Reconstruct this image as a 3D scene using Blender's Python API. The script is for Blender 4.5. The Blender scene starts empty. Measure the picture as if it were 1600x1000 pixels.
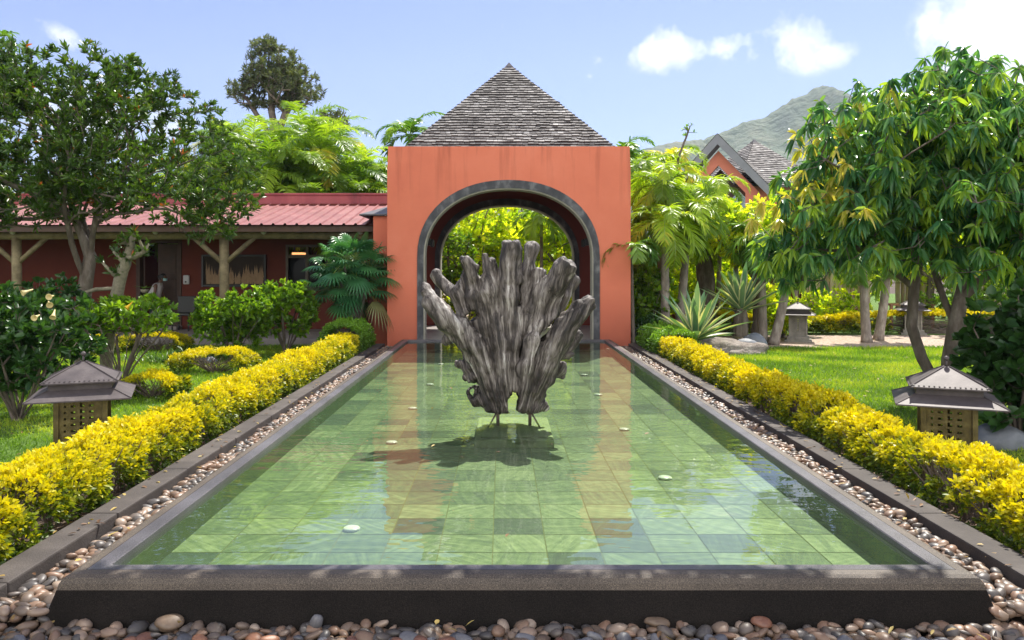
import bpy, bmesh, math, random
import numpy as np
from mathutils import Vector, Matrix, noise

R = math.radians
SC = bpy.context.scene
COL = SC.collection
rng = np.random.default_rng(7)
random.seed(7)
EYE = 1.82
F = 1244.0

# ------------------------------------------------------------------ camera
cam = bpy.data.cameras.new("camera")
co = bpy.data.objects.new("camera", cam)
COL.objects.link(co)
co.location = (0, 0, EYE)
co.rotation_euler = (R(90), 0, 0)
cam.sensor_width = 36
cam.lens = 28
cam.shift_x = 16 / 1600
cam.shift_y = -79 / 1600
cam.clip_start = .05
cam.clip_end = 6000
SC.camera = co
SC.render.resolution_x, SC.render.resolution_y = 1024, 640

# ------------------------------------------------------------------ sun, sky, exposure
SUN = Vector((.29, .60, 1.0)).normalized()
AZ = math.atan2(SUN.x, SUN.y)
EL = math.asin(SUN.z)
sl = bpy.data.lights.new("sun", 'SUN')
sl.energy = 5.0
sl.angle = R(.5)
sl.color = (1, .95, .86)
so = bpy.data.objects.new("sun", sl)
COL.objects.link(so)
so.rotation_euler = SUN.to_track_quat('Z', 'Y').to_euler()
SC.view_settings.view_transform = 'Standard'
SC.view_settings.look = 'None'
SC.view_settings.exposure = .83
SC.view_settings.gamma = 1
SC.cycles.max_bounces = 8
SC.cycles.transparent_max_bounces = 12
SC.cycles.caustics_reflective = False
SC.cycles.caustics_refractive = False
SC.cycles.sample_clamp_indirect = 6

w = bpy.data.worlds.new("World")
SC.world = w
w.use_nodes = True
nt = w.node_tree
nt.nodes.clear()


def N(t, kind, **kw):
    n = t.nodes.new(kind)
    for k, v in kw.items():
        if k.startswith('i_'):
            n.inputs[k[2:].replace('_', ' ')].default_value = v
        else:
            setattr(n, k, v)
    return n


def math_(t, op, a, b=None, c=None, clamp=False):
    n = t.nodes.new('ShaderNodeMath')
    n.operation = op
    n.use_clamp = clamp
    for i, v in enumerate((a, b, c)):
        if v is None:
            continue
        if isinstance(v, (int, float)):
            n.inputs[i].default_value = v
        else:
            t.links.new(v, n.inputs[i])
    return n.outputs[0]


out = N(nt, 'ShaderNodeOutputWorld')
bg = N(nt, 'ShaderNodeBackground')
bg.inputs[1].default_value = .11
sky = N(nt, 'ShaderNodeTexSky', sky_type='NISHITA', sun_disc=False, sun_elevation=EL, sun_rotation=AZ,
        air_density=1.0, dust_density=.25, ozone_density=2.5, altitude=100)
tc = N(nt, 'ShaderNodeTexCoord')
nz = N(nt, 'ShaderNodeTexNoise', noise_dimensions='3D')
nz.inputs['Scale'].default_value = 19
nz.inputs['Detail'].default_value = 9
nz.inputs['Roughness'].default_value = .62
nt.links.new(tc.outputs['Generated'], nz.inputs['Vector'])
# clouds: soft ellipses round fixed directions of the sky, edges torn by noise
def pdir(x, y):
    return Vector(((x - 784) / F, 1, (421 - y) / F)).normalized()


clouds = [(1085, 78, .078, .030, 0.0, 1.25), (1252, 62, .045, .034, -.45, 1.15), (1300, 82, .04, .018, -.1, 1.0),
          (1590, 40, .10, .075, .5, 1.6), (1610, 110, .10, .06, 0, 1.3),
          (785, 44, .008, .016, 0, .55), (935, 94, .010, .012, .6, .5), (922, 120, .006, .007, 0, .5), (95, 55, .03, .012, -.5, 1.2),
          (150, 175, .12, .045, 0, 1.0)]
total = None
for cx, cy, ra, rb, rot, amp in clouds:
    d = pdir(cx, cy)
    rt = Vector((d.y, -d.x, 0)).normalized()
    up = rt.cross(d)
    a = (rt * math.cos(rot) + up * math.sin(rot)) / ra
    b = (up * math.cos(rot) - rt * math.sin(rot)) / rb

    def dot(v):
        n = nt.nodes.new('ShaderNodeVectorMath')
        n.operation = 'DOT_PRODUCT'
        nt.links.new(tc.outputs['Generated'], n.inputs[0])
        n.inputs[1].default_value = v
        return n.outputs['Value']
    u, v, f = dot(a), dot(b), dot(d)
    rr = math_(nt, 'SQRT', math_(nt, 'ADD', math_(nt, 'MULTIPLY', u, u), math_(nt, 'MULTIPLY', v, v)))
    m = math_(nt, 'MULTIPLY', math_(nt, 'SUBTRACT', 1.25, rr, clamp=False), amp)
    m = math_(nt, 'MULTIPLY', math_(nt, 'MAXIMUM', m, 0), math_(nt, 'GREATER_THAN', f, 0))
    m = math_(nt, 'MINIMUM', m, 1.3)
    total = m if total is None else math_(nt, 'MAXIMUM', total, m)
# big unseen bank of cloud, added behind the camera to brighten the shaded facade
sep = N(nt, 'ShaderNodeSeparateXYZ')
nt.links.new(tc.outputs['Generated'], sep.inputs[0])
back = math_(nt, 'MULTIPLY', math_(nt, 'SUBTRACT', math_(nt, 'MULTIPLY', sep.outputs[1], -1), .10), 2.4)
back = math_(nt, 'MAXIMUM', back, 0)
back = math_(nt, 'MINIMUM', back, 1.1)
total = math_(nt, 'MAXIMUM', total, back)
nzb = math_(nt, 'MULTIPLY', math_(nt, 'SUBTRACT', nz.outputs['Fac'], .5), 4.2)
fac = math_(nt, 'ADD', math_(nt, 'MULTIPLY', total, 1.1), nzb)
fac = math_(nt, 'SUBTRACT', fac, .36)
fac = math_(nt, 'MULTIPLY', fac, 1.0, clamp=True)
gate = math_(nt, 'MULTIPLY', total, 3, clamp=True)
fac = math_(nt, 'MULTIPLY', fac, gate)
mx = N(nt, 'ShaderNodeMix', data_type='RGBA')
nt.links.new(fac, mx.inputs['Factor'])
hs = N(nt, 'ShaderNodeMix', data_type='RGBA', blend_type='MULTIPLY')
hs.inputs['Factor'].default_value = 1
nt.links.new(sky.outputs[0], hs.inputs['A'])
hs.inputs['B'].default_value = (.74, .66, .80, 1)
nt.links.new(hs.outputs['Result'], mx.inputs['A'])
ccol = N(nt, 'ShaderNodeMix', data_type='RGBA')
nt.links.new(math_(nt, 'MULTIPLY', back, 1.0, clamp=True), ccol.inputs['Factor'])
cn = N(nt, 'ShaderNodeTexNoise')
cn.inputs['Scale'].default_value = 9
cn.inputs['Detail'].default_value = 6
nt.links.new(tc.outputs['Generated'], cn.inputs['Vector'])
cs_ = N(nt, 'ShaderNodeMix', data_type='RGBA')
nt.links.new(math_(nt, 'MULTIPLY_ADD', math_(nt, 'SUBTRACT', cn.outputs['Fac'], .5), 3.2, .62, clamp=True), cs_.inputs['Factor'])
cs_.inputs['A'].default_value = (3.9, 4.4, 5.3, 1)
cs_.inputs['B'].default_value = (7.4, 7.5, 7.7, 1)
nt.links.new(cs_.outputs['Result'], ccol.inputs['A'])
ccol.inputs['B'].default_value = (14, 13.8, 13.6, 1)
nt.links.new(ccol.outputs['Result'], mx.inputs['B'])
nt.links.new(mx.outputs['Result'], bg.inputs[0])
nt.links.new(bg.outputs[0], out.inputs[0])

# ------------------------------------------------------------------ helpers
def P(x, y, D):
    """photo pixel + distance -> world point"""
    return Vector(((x - 784) * D / F, D, EYE - (y - 421) * D / F))


def tag(o, label=None, cat=None, group=None, kind=None):
    if label:
        o['label'] = label
    if cat:
        o['category'] = cat
    if group:
        o['group'] = group
    if kind:
        o['kind'] = kind
    return o


def empty(name, loc, label, cat, group=None, rz=0):
    o = bpy.data.objects.new(name, None)
    COL.objects.link(o)
    o.location = loc
    o.rotation_euler = (0, 0, rz)
    o.empty_display_size = .2
    return tag(o, label, cat, group)


def copy_tree(o, parent=None):
    c = o.copy()
    COL.objects.link(c)
    c.parent = parent
    for ch in list(o.children):
        copy_tree(ch, c)
    return c


class MB:
    def __init__(s):
        s.v, s.f, s.a = [], [], []
        s.val = 0.0

    def add(s, vs, fs, val=None):
        k = len(s.v)
        s.v += [tuple(p) for p in vs]
        s.f += [tuple(i + k for i in f) for f in fs]
        s.a += [s.val if val is None else val] * len(vs)

    def box(s, a, b, M=None, val=None):
        x0, y0, z0 = a
        x1, y1, z1 = b
        vs = [(x0, y0, z0), (x1, y0, z0), (x1, y1, z0), (x0, y1, z0), (x0, y0, z1), (x1, y0, z1), (x1, y1, z1), (x0, y1, z1)]
        if M is not None:
            vs = [M @ Vector(p) for p in vs]
        s.add(vs, [(0, 3, 2, 1), (4, 5, 6, 7), (0, 1, 5, 4), (1, 2, 6, 5), (2, 3, 7, 6), (3, 0, 4, 7)], val)

    def bbox(s, a, b, r=.01, M=None, val=None):
        """box with chamfered edges"""
        bm = bmesh.new()
        bmesh.ops.create_cube(bm, size=1)
        c = [(a[i] + b[i]) / 2 for i in range(3)]
        d = [abs(b[i] - a[i]) for i in range(3)]
        for v in bm.verts:
            v.co = Vector([c[i] + v.co[i] * d[i] for i in range(3)])
        bmesh.ops.bevel(bm, geom=bm.edges[:], offset=min(r, min(d) * .4), segments=2, affect='EDGES', profile=.6)
        bm.verts.index_update()
        vs = [(M @ v.co) if M is not None else v.co for v in bm.verts]
        s.add(vs, [[v.index for v in f.verts] for f in bm.faces], val)
        bm.free()

    def tube(s, pts, rad, n=8, cap=True, val=None, rough=0.0):
        pts = [Vector(p) for p in pts]
        if isinstance(rad, (int, float)):
            rad = [rad] * len(pts)
        vs, fs = [], []
        t0 = (pts[1] - pts[0]).normalized()
        u = t0.orthogonal().normalized()
        for i, p in enumerate(pts):
            if i == 0:
                t = t0
            elif i == len(pts) - 1:
                t = (pts[i] - pts[i - 1]).normalized()
            else:
                t = ((pts[i] - pts[i - 1]).normalized() + (pts[i + 1] - pts[i]).normalized())
                t = t.normalized() if t.length > 1e-6 else t0
            u = (u - t * u.dot(t))
            u = u.normalized() if u.length > 1e-6 else t.orthogonal().normalized()
            w_ = t.cross(u)
            for k in range(n):
                a = 2 * math.pi * k / n
                rr = rad[i] * (1 + (rough * (random.random() - .5) if rough else 0))
                vs.append(p + (u * math.cos(a) + w_ * math.sin(a)) * rr)
        for i in range(len(pts) - 1):
            for k in range(n):
                a, b = i * n + k, i * n + (k + 1) % n
                fs.append((a, b, b + n, a + n))
        if cap:
            fs.append(tuple(range(n - 1, -1, -1)))
            fs.append(tuple(range((len(pts) - 1) * n, len(pts) * n)))
        s.add(vs, fs, val)

    def lathe(s, prof, c=(0, 0, 0), n=16, val=None):
        vs, fs = [], []
        for r, z in prof:
            for k in range(n):
                a = 2 * math.pi * k / n
                vs.append((c[0] + r * math.cos(a), c[1] + r * math.sin(a), c[2] + z))
        for i in range(len(prof) - 1):
            for k in range(n):
                a, b = i * n + k, i * n + (k + 1) % n
                fs.append((a, b, b + n, a + n))
        fs.append(tuple(range(n - 1, -1, -1)))
        fs.append(tuple(range((len(prof) - 1) * n, len(prof) * n)))
        s.add(vs, fs, val)

    def build(s, name, mat, parent=None, smooth=False, rn=False):
        me = bpy.data.meshes.new(name)
        me.from_pydata(s.v, [], s.f)
        me.materials.append(mat)
        at = me.attributes.new('rnd', 'FLOAT', 'POINT')
        at.data.foreach_set('value', np.array(s.a, dtype=np.float32))
        if smooth:
            me.polygons.foreach_set('use_smooth', [True] * len(me.polygons))
        if rn:
            bm = bmesh.new()
            bm.from_mesh(me)
            bmesh.ops.recalc_face_normals(bm, faces=bm.faces)
            bm.to_mesh(me)
            bm.free()
        me.update()
        o = bpy.data.objects.new(name, me)
        COL.objects.link(o)
        if parent is not None:
            o.parent = parent
        return o


def np_mesh(name, V, faces, mat, parent=None, attrs=None, smooth=False):
    """faces: list of (M,k) int arrays"""
    me = bpy.data.meshes.new(name)
    me.vertices.add(len(V))
    me.vertices.foreach_set('co', np.ascontiguousarray(V, dtype=np.float32).ravel())
    loops = np.concatenate([f.ravel() for f in faces]).astype(np.int32)
    tot = np.concatenate([np.full(len(f), f.shape[1]) for f in faces]).astype(np.int32)
    start = np.concatenate([[0], np.cumsum(tot)[:-1]]).astype(np.int32)
    me.loops.add(len(loops))
    me.loops.foreach_set('vertex_index', loops)
    me.polygons.add(len(tot))
    me.polygons.foreach_set('loop_start', start)
    me.polygons.foreach_set('loop_total', tot)
    if smooth:
        me.polygons.foreach_set('use_smooth', np.ones(len(tot), dtype=bool))
    me.materials.append(mat)
    for k, a in (attrs or {}).items():
        at = me.attributes.new(k, 'FLOAT', 'POINT')
        at.data.foreach_set('value', a.astype(np.float32))
    me.update(calc_edges=True)
    o = bpy.data.objects.new(name, me)
    COL.objects.link(o)
    if parent is not None:
        o.parent = parent
    return o


# leaf templates: (along, across, lift)
TEMPL = {
    'diamond': (np.array([(0, 0, 0), (.5, .5, .14), (1, 0, 0), (.5, -.5, .14)]), [np.array([(0, 2, 1), (0, 3, 2)])]),
    'blade': (np.array([(0, 0, 0), (.3, .46, .16), (.3, 0, 0), (.3, -.46, .16), (.7, .38, .14), (.7, 0, 0), (.7, -.38, .14), (1, 0, 0)]),
              [np.array([(0, 2, 1), (0, 3, 2), (7, 4, 5), (7, 5, 6)]), np.array([(1, 2, 5, 4), (2, 3, 6, 5)])]),
    'strap': (np.array([(0, -.3, .1), (0, 0, 0), (0, .3, .1), (.35, -.5, .14), (.35, 0, 0), (.35, .5, .14), (.7, -.4, .1), (.7, 0, 0), (.7, .4, .1), (1, 0, 0)]),
              [np.array([(0, 1, 4, 3), (1, 2, 5, 4), (3, 4, 7, 6), (4, 5, 8, 7)]), np.array([(6, 7, 9), (7, 8, 9)])]),
    'grass': (np.array([(0, -.5, 0), (0, .5, 0), (1, 0, 0)]), [np.array([(0, 1, 2)])]),
}


def nrm(a):
    return a / np.maximum(np.linalg.norm(a, axis=1, keepdims=True), 1e-9)


class Leaves:
    def __init__(s):
        s.P, s.D, s.U, s.L, s.W, s.r, s.dr = [], [], [], [], [], [], []

    def add(s, P_, D_, U_, L_, W_, r_, droop=0.0):
        n = len(P_)
        s.P.append(np.asarray(P_, float)); s.D.append(np.asarray(D_, float)); s.U.append(np.asarray(U_, float))
        s.L.append(np.broadcast_to(L_, (n,))); s.W.append(np.broadcast_to(W_, (n,)))
        s.r.append(np.broadcast_to(r_, (n,))); s.dr.append(np.broadcast_to(droop, (n,)))

    def build(s, name, mat, parent=None, t='blade', smooth=False):
        Pp, D = np.concatenate(s.P), nrm(np.concatenate(s.D))
        U = np.concatenate(s.U)
        S = nrm(np.cross(D, U))
        Nn = np.cross(S, D)
        L, W, r, dr = (np.concatenate(x) for x in (s.L, s.W, s.r, s.dr))
        T, FS = TEMPL[t]
        k = len(T)
        n = len(Pp)
        V = (Pp[:, None, :] + D[:, None, :] * (T[None, :, 0] * L[:, None])[..., None]
             + S[:, None, :] * (T[None, :, 1] * W[:, None])[..., None]
             + Nn[:, None, :] * (T[None, :, 2] * W[:, None])[..., None])
        V[:, :, 2] -= dr[:, None] * L[:, None] * T[None, :, 0] ** 2
        faces = [(f[None] + (np.arange(n) * k)[:, None, None]).reshape(-1, f.shape[1]) for f in FS]
        return np_mesh(name, V.reshape(-1, 3), faces, mat, parent,
                       {'rnd': np.repeat(r, k), 'ac': np.tile(np.abs(T[:, 1]) * 2, n)}, smooth)


def rdir(n, up=0.0):
    a = rng.normal(size=(n, 3))
    a[:, 2] += up
    return nrm(a)


# ------------------------------------------------------------------ materials
def new_mat(name):
    m = bpy.data.materials.new(name)
    m.use_nodes = True
    m.node_tree.nodes.clear()
    return m, m.node_tree


def ramp(t, fac, stops, interp='LINEAR'):
    n = t.nodes.new('ShaderNodeValToRGB')
    n.color_ramp.interpolation = interp
    e = n.color_ramp.elements
    while len(e) < len(stops):
        e.new(.5)
    for i, (p, c) in enumerate(stops):
        e[i].position = p
        e[i].color = (*c, 1) if len(c) == 3 else c
    t.links.new(fac, n.inputs[0])
    return n.outputs[0]


def surf(name, stops, scale=4, rough=.7, bump=.2, bscale=60, metal=0, spec=.5, attr=None, stretch=(1, 1, 1), detail=6,
         coords='Object', amix=.5, bdist=.01, obj_random=False):
    """noise coloured principled surface with fine bump"""
    m, t = new_mat(name)
    o = N(t, 'ShaderNodeOutputMaterial')
    b = N(t, 'ShaderNodeBsdfPrincipled')
    tcn = N(t, 'ShaderNodeTexCoord')
    mp = N(t, 'ShaderNodeMapping')
    mp.inputs['Scale'].default_value = stretch
    t.links.new(tcn.outputs[coords], mp.inputs[0])
    n1 = N(t, 'ShaderNodeTexNoise')
    n1.inputs['Scale'].default_value = scale
    n1.inputs['Detail'].default_value = detail
    n1.inputs['Roughness'].default_value = .6
    t.links.new(mp.outputs[0], n1.inputs[0])
    f = math_(t, 'MULTIPLY_ADD', math_(t, 'SUBTRACT', n1.outputs['Fac'], .5), 1.8, .5, clamp=True)
    if attr or obj_random:
        if obj_random:
            src = N(t, 'ShaderNodeObjectInfo').outputs['Random']
        else:
            src = N(t, 'ShaderNodeAttribute', attribute_name=attr).outputs['Fac']
        f = math_(t, 'ADD', math_(t, 'MULTIPLY', f, 1 - amix), math_(t, 'MULTIPLY', src, amix))
    c = ramp(t, f, stops)
    t.links.new(c, b.inputs['Base Color'])
    b.inputs['Roughness'].default_value = rough
    b.inputs['Metallic'].default_value = metal
    b.inputs['Specular IOR Level'].default_value = spec
    if bump:
        n2 = N(t, 'ShaderNodeTexNoise')
        n2.inputs['Scale'].default_value = bscale
        n2.inputs['Detail'].default_value = 5
        t.links.new(mp.outputs[0], n2.inputs[0])
        bp = N(t, 'ShaderNodeBump')
        bp.inputs['Strength'].default_value = bump
        bp.inputs['Distance'].default_value = bdist
        t.links.new(n2.outputs['Fac'], bp.inputs['Height'])
        t.links.new(bp.outputs[0], b.inputs['Normal'])
    t.links.new(b.outputs[0], o.inputs[0])
    return m


def leafmat(name, stops, trans=.4, rough=.38, tint=(1.25, 1.2, .45), spec=.5, vary=None):
    m, t = new_mat(name)
    o = N(t, 'ShaderNodeOutputMaterial')
    b = N(t, 'ShaderNodeBsdfPrincipled')
    tr = N(t, 'ShaderNodeBsdfTranslucent')
    a = N(t, 'ShaderNodeAttribute', attribute_name='rnd')
    c = ramp(t, a.outputs['Fac'], stops)
    if vary:
        ac = N(t, 'ShaderNodeAttribute', attribute_name='ac')
        f = math_(t, 'GREATER_THAN', ac.outputs['Fac'], .62)
        mm = N(t, 'ShaderNodeMix', data_type='RGBA')
        t.links.new(f, mm.inputs['Factor'])
        t.links.new(c, mm.inputs['A'])
        mm.inputs['B'].default_value = (*vary, 1)
        c = mm.outputs['Result']
    mu = N(t, 'ShaderNodeMix', data_type='RGBA', blend_type='MULTIPLY')
    mu.inputs['Factor'].default_value = 1
    t.links.new(c, mu.inputs['A'])
    mu.inputs['B'].default_value = (*tint, 1)
    t.links.new(c, b.inputs['Base Color'])
    t.links.new(mu.outputs['Result'], tr.inputs[0])
    b.inputs['Roughness'].default_value = rough
    b.inputs['Specular IOR Level'].default_value = spec
    mi = N(t, 'ShaderNodeMixShader')
    mi.inputs[0].default_value = trans
    t.links.new(b.outputs[0], mi.inputs[1])
    t.links.new(tr.outputs[0], mi.inputs[2])
    t.links.new(mi.outputs[0], o.inputs[0])
    return m


M = {}
M['render'] = surf('terracotta render', [(0, (.58, .148, .085)), (.5, (.65, .178, .10)), (1, (.70, .21, .125))], 1.1, .9, .35, 90, bdist=.004)
def stain(mat, z0, z1, amt, zt=None):
    """damp grime rising from the foot of the wall and faint runs from its top"""
    t = mat.node_tree
    b = next(n for n in t.nodes if n.type == 'BSDF_PRINCIPLED')
    src = b.inputs['Base Color'].links[0].from_socket
    g_ = N(t, 'ShaderNodeNewGeometry')
    sp_ = N(t, 'ShaderNodeSeparateXYZ')
    t.links.new(g_.outputs['Position'], sp_.inputs[0])
    n_ = N(t, 'ShaderNodeTexNoise')
    n_.inputs['Scale'].default_value = 2.2
    n_.inputs['Detail'].default_value = 8
    t.links.new(g_.outputs['Position'], n_.inputs[0])
    f_ = math_(t, 'DIVIDE', math_(t, 'SUBTRACT', z1, sp_.outputs[2]), z1 - z0, clamp=True)
    f_ = math_(t, 'MULTIPLY', f_, math_(t, 'MULTIPLY', n_.outputs['Fac'], 1.6), clamp=True)
    if zt:
        mp_ = N(t, 'ShaderNodeMapping')
        mp_.inputs['Scale'].default_value = (5, 5, .35)
        t.links.new(g_.outputs['Position'], mp_.inputs[0])
        n2_ = N(t, 'ShaderNodeTexNoise')
        n2_.inputs['Scale'].default_value = 1.5
        n2_.inputs['Detail'].default_value = 6
        t.links.new(mp_.outputs[0], n2_.inputs[0])
        k_ = math_(t, 'MULTIPLY', math_(t, 'SUBTRACT', n2_.outputs['Fac'], .52), 5, clamp=True)
        h_ = math_(t, 'SUBTRACT', 1, math_(t, 'DIVIDE', math_(t, 'SUBTRACT', zt, sp_.outputs[2]), 1.6), clamp=True)
        f_ = math_(t, 'MAXIMUM', f_, math_(t, 'MULTIPLY', math_(t, 'MULTIPLY', k_, h_), .55))
    m_ = N(t, 'ShaderNodeMix', data_type='RGBA', blend_type='MULTIPLY')
    t.links.new(math_(t, 'MULTIPLY', f_, amt), m_.inputs['Factor'])
    t.links.new(src, m_.inputs['A'])
    m_.inputs['B'].default_value = (.45, .38, .36, 1)
    t.links.new(m_.outputs['Result'], b.inputs['Base Color'])


stain(M['render'], -.2, 1.4, .95, 4.55)
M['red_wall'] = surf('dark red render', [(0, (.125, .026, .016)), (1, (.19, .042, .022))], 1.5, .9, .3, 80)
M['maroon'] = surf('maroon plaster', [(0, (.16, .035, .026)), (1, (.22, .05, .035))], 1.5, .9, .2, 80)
M['basalt'] = surf('weathered basalt', [(0, (.02, .02, .024)), (.5, (.06, .061, .068)), (.75, (.14, .14, .145)), (1, (.30, .30, .30))], 5, .75, .5, 70, stretch=(1, 1, .6))
M['trim_edge'] = surf('pale stone reveal', [(0, (.26, .25, .20)), (1, (.42, .40, .33))], 6, .8, .3, 80)
M['shingle'] = surf('weathered shingle', [(0, (.018, .016, .016)), (.3, (.07, .062, .06)), (.6, (.26, .24, .225)), (1, (.62, .60, .57))], 2.6, .8, .4, 60, attr='rnd', amix=.62)
M['dark_metal'] = surf('dark roof metal', [(0, (.05, .045, .05)), (1, (.11, .10, .11))], 4, .5, .1, 50)
M['tin'] = surf('pink roof sheet', [(0, (.20, .075, .072)), (.5, (.28, .105, .10)), (1, (.40, .18, .17))], 1.6, .5, .06, 20, attr='rnd', amix=.15)
M['parapet'] = surf('weathered red parapet', [(0, (.09, .04, .045)), (.35, (.30, .07, .08)), (1, (.44, .12, .12))], 1.6, .85, .3, 60, stretch=(1, 1, .5))
M['log'] = surf('round timber', [(0, (.09, .07, .035)), (.5, (.20, .16, .085)), (1, (.30, .25, .14))], 3, .8, .4, 30, stretch=(2, 2, 2))
M['dark_wood'] = surf('dark timber', [(0, (.045, .022, .014)), (1, (.10, .05, .03))], 5, .6, .2, 50)
M['win_wood'] = surf('grey window timber', [(0, (.10, .08, .06)), (1, (.18, .15, .11))], 5, .6, .2, 50)
M['frame_blk'] = surf('black frame', [(0, (.012, .012, .012)), (1, (.02, .02, .02))], 5, .4, 0)
M['white_pl'] = surf('white plastic', [(0, (.55, .55, .55)), (1, (.62, .62, .62))], 5, .4, 0)
M['paving'] = surf('grey paving', [(0, (.16, .14, .13)), (1, (.30, .27, .25))], 2, .7, .2, 50)
M['inner_floor'] = surf('pale gate floor', [(0, (.26, .23, .22)), (1, (.40, .37, .35))], 2, .35, .1, 50)
M['soil'] = surf('brown soil', [(0, (.035, .024, .016)), (.6, (.09, .06, .04)), (1, (.18, .13, .09))], 5, .95, .8, 40, bdist=.03)
M['litter'] = surf('pale gravel and leaf litter', [(0, (.16, .10, .07)), (.5, (.38, .28, .21)), (1, (.62, .52, .43))], 14, .9, .8, 50, bdist=.02)
M['lawn'] = surf('lawn ground', [(0, (.05, .10, .012)), (.5, (.10, .19, .018)), (1, (.16, .26, .03))], 6, .95, .9, 120, bdist=.03)
M['kerb'] = surf('stone kerb', [(0, (.034, .027, .024)), (.5, (.06, .049, .043)), (1, (.115, .097, .086))], 3, .8, .4, 90)
M['bark'] = surf('grey brown bark', [(0, (.05, .038, .028)), (.5, (.13, .105, .08)), (1, (.28, .24, .20))], 9, .9, .9, 40, stretch=(1, 1, .35), bdist=.02)
M['bark_pale'] = surf('pale bark', [(0, (.10, .08, .065)), (.5, (.24, .20, .17)), (1, (.42, .38, .33))], 9, .9, .9, 40, stretch=(1, 1, .35), bdist=.02)
M['twig'] = surf('dry twig', [(0, (.07, .05, .04)), (1, (.20, .16, .13))], 9, .9, .2, 40)
M['rock'] = surf('garden rock', [(0, (.10, .08, .065)), (.5, (.24, .20, .17)), (1, (.40, .36, .31))], 5, .9, .9, 22, bdist=.03)
M['boulder'] = surf('blue grey boulder', [(0, (.10, .11, .125)), (1, (.20, .21, .235))], 4, .6, .3, 50)
M['bamboo'] = surf('split bamboo', [(0, (.30, .20, .14)), (.5, (.50, .38, .29)), (1, (.68, .56, .46))], 3, .6, .2, 40, attr='rnd', amix=.6, stretch=(4, 4, .6))
M['furn_wood'] = surf('reddish furniture wood', [(0, (.18, .07, .03)), (1, (.32, .15, .07))], 5, .6, .2, 40)
M['terracotta'] = surf('terracotta pot', [(0, (.35, .12, .06)), (1, (.48, .19, .1))], 5, .8, .2, 40)
M['lantern_metal'] = surf('brown patinated metal', [(0, (.05, .042, .043)), (.5, (.085, .07, .07)), (1, (.14, .12, .115))], 6, .55, .08, 60, metal=.1, spec=.3)
M['brass'] = surf('tarnished brass', [(0, (.05, .04, .015)), (.5, (.13, .10, .036)), (1, (.25, .20, .08))], 10, .45, .15, 60, metal=.5)
M['lantern_stone'] = surf('carved grey stone', [(0, (.14, .13, .11)), (1, (.30, .28, .24))], 8, .85, .4, 60)
M['steel'] = surf('rusty steel rod', [(0, (.07, .05, .04)), (1, (.2, .15, .12))], 20, .5, .1, 60, metal=.6)
M['skin'] = surf('brown skin', [(0, (.16, .07, .045)), (1, (.20, .095, .06))], 8, .5, 0)
M['cloth_white'] = surf('white cotton', [(0, (.62, .58, .58)), (1, (.72, .68, .68))], 8, .9, .2, 60)
M['cloth_dark'] = surf('dark green wrap', [(0, (.012, .022, .022)), (1, (.03, .045, .045))], 8, .9, .2, 60)
M['mask_blue'] = surf('pale blue mask', [(0, (.35, .6, .62)), (1, (.42, .68, .7))], 8, .8, 0)
M['hair'] = surf('black hair', [(0, (.008, .007, .007)), (1, (.02, .018, .016))], 20, .5, .3, 90)
M['hill'] = surf('wooded hillside', [(0, (.035, .055, .03)), (.5, (.07, .10, .05)), (.8, (.13, .14, .08)), (1, (.2, .17, .13))], .022, .95, 1, .12, coords='Object', bdist=6, detail=10)
M['light_disc'] = surf('white lamp disc', [(0, (.75, .77, .72)), (1, (.85, .87, .83))], 20, .3, 0)
M['glass_blue'] = surf('blue window pane', [(0, (.10, .20, .30)), (1, (.14, .26, .36))], 1, .05, 0, spec=1)
M['barge'] = surf('grey barge board', [(0, (.15, .155, .18)), (1, (.22, .225, .25))], 2, .6, .1, 40)
M['plaster_pink'] = surf('pink gable render', [(0, (.50, .15, .10)), (1, (.6, .20, .135))], 1, .9, .2, 30)
M['moss'] = surf('hanging dry moss', [(0, (.12, .11, .07)), (1, (.30, .27, .19))], 20, 1, .3, 60)

M['pampas'] = surf('painted pampas plumes', [(0, (.28, .17, .09)), (1, (.5, .34, .2))], 14, .9, 0, stretch=(1, 1, .4))
M['picture_bg'] = surf('dark picture ground', [(0, (.03, .02, .014)), (1, (.06, .04, .028))], 5, .8, 0)

# window glass that shows the room dark and mirrors the garden
m, t = new_mat('window glass')
o_ = N(t, 'ShaderNodeOutputMaterial')
b_ = N(t, 'ShaderNodeBsdfPrincipled')
b_.inputs['Base Color'].default_value = (.012, .012, .012, 1)
b_.inputs['Roughness'].default_value = .04
b_.inputs['Specular IOR Level'].default_value = .06
t.links.new(b_.outputs[0], o_.inputs[0])
M['glass'] = m
# the lit ceiling lamp behind the window
m, t = new_mat('warm ceiling lamp')
o_ = N(t, 'ShaderNodeOutputMaterial')
e_ = N(t, 'ShaderNodeEmission')
e_.inputs[0].default_value = (1, .45, .16, 1)
e_.inputs[1].default_value = .9
t.links.new(e_.outputs[0], o_.inputs[0])
M['lamp_glow'] = m

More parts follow.
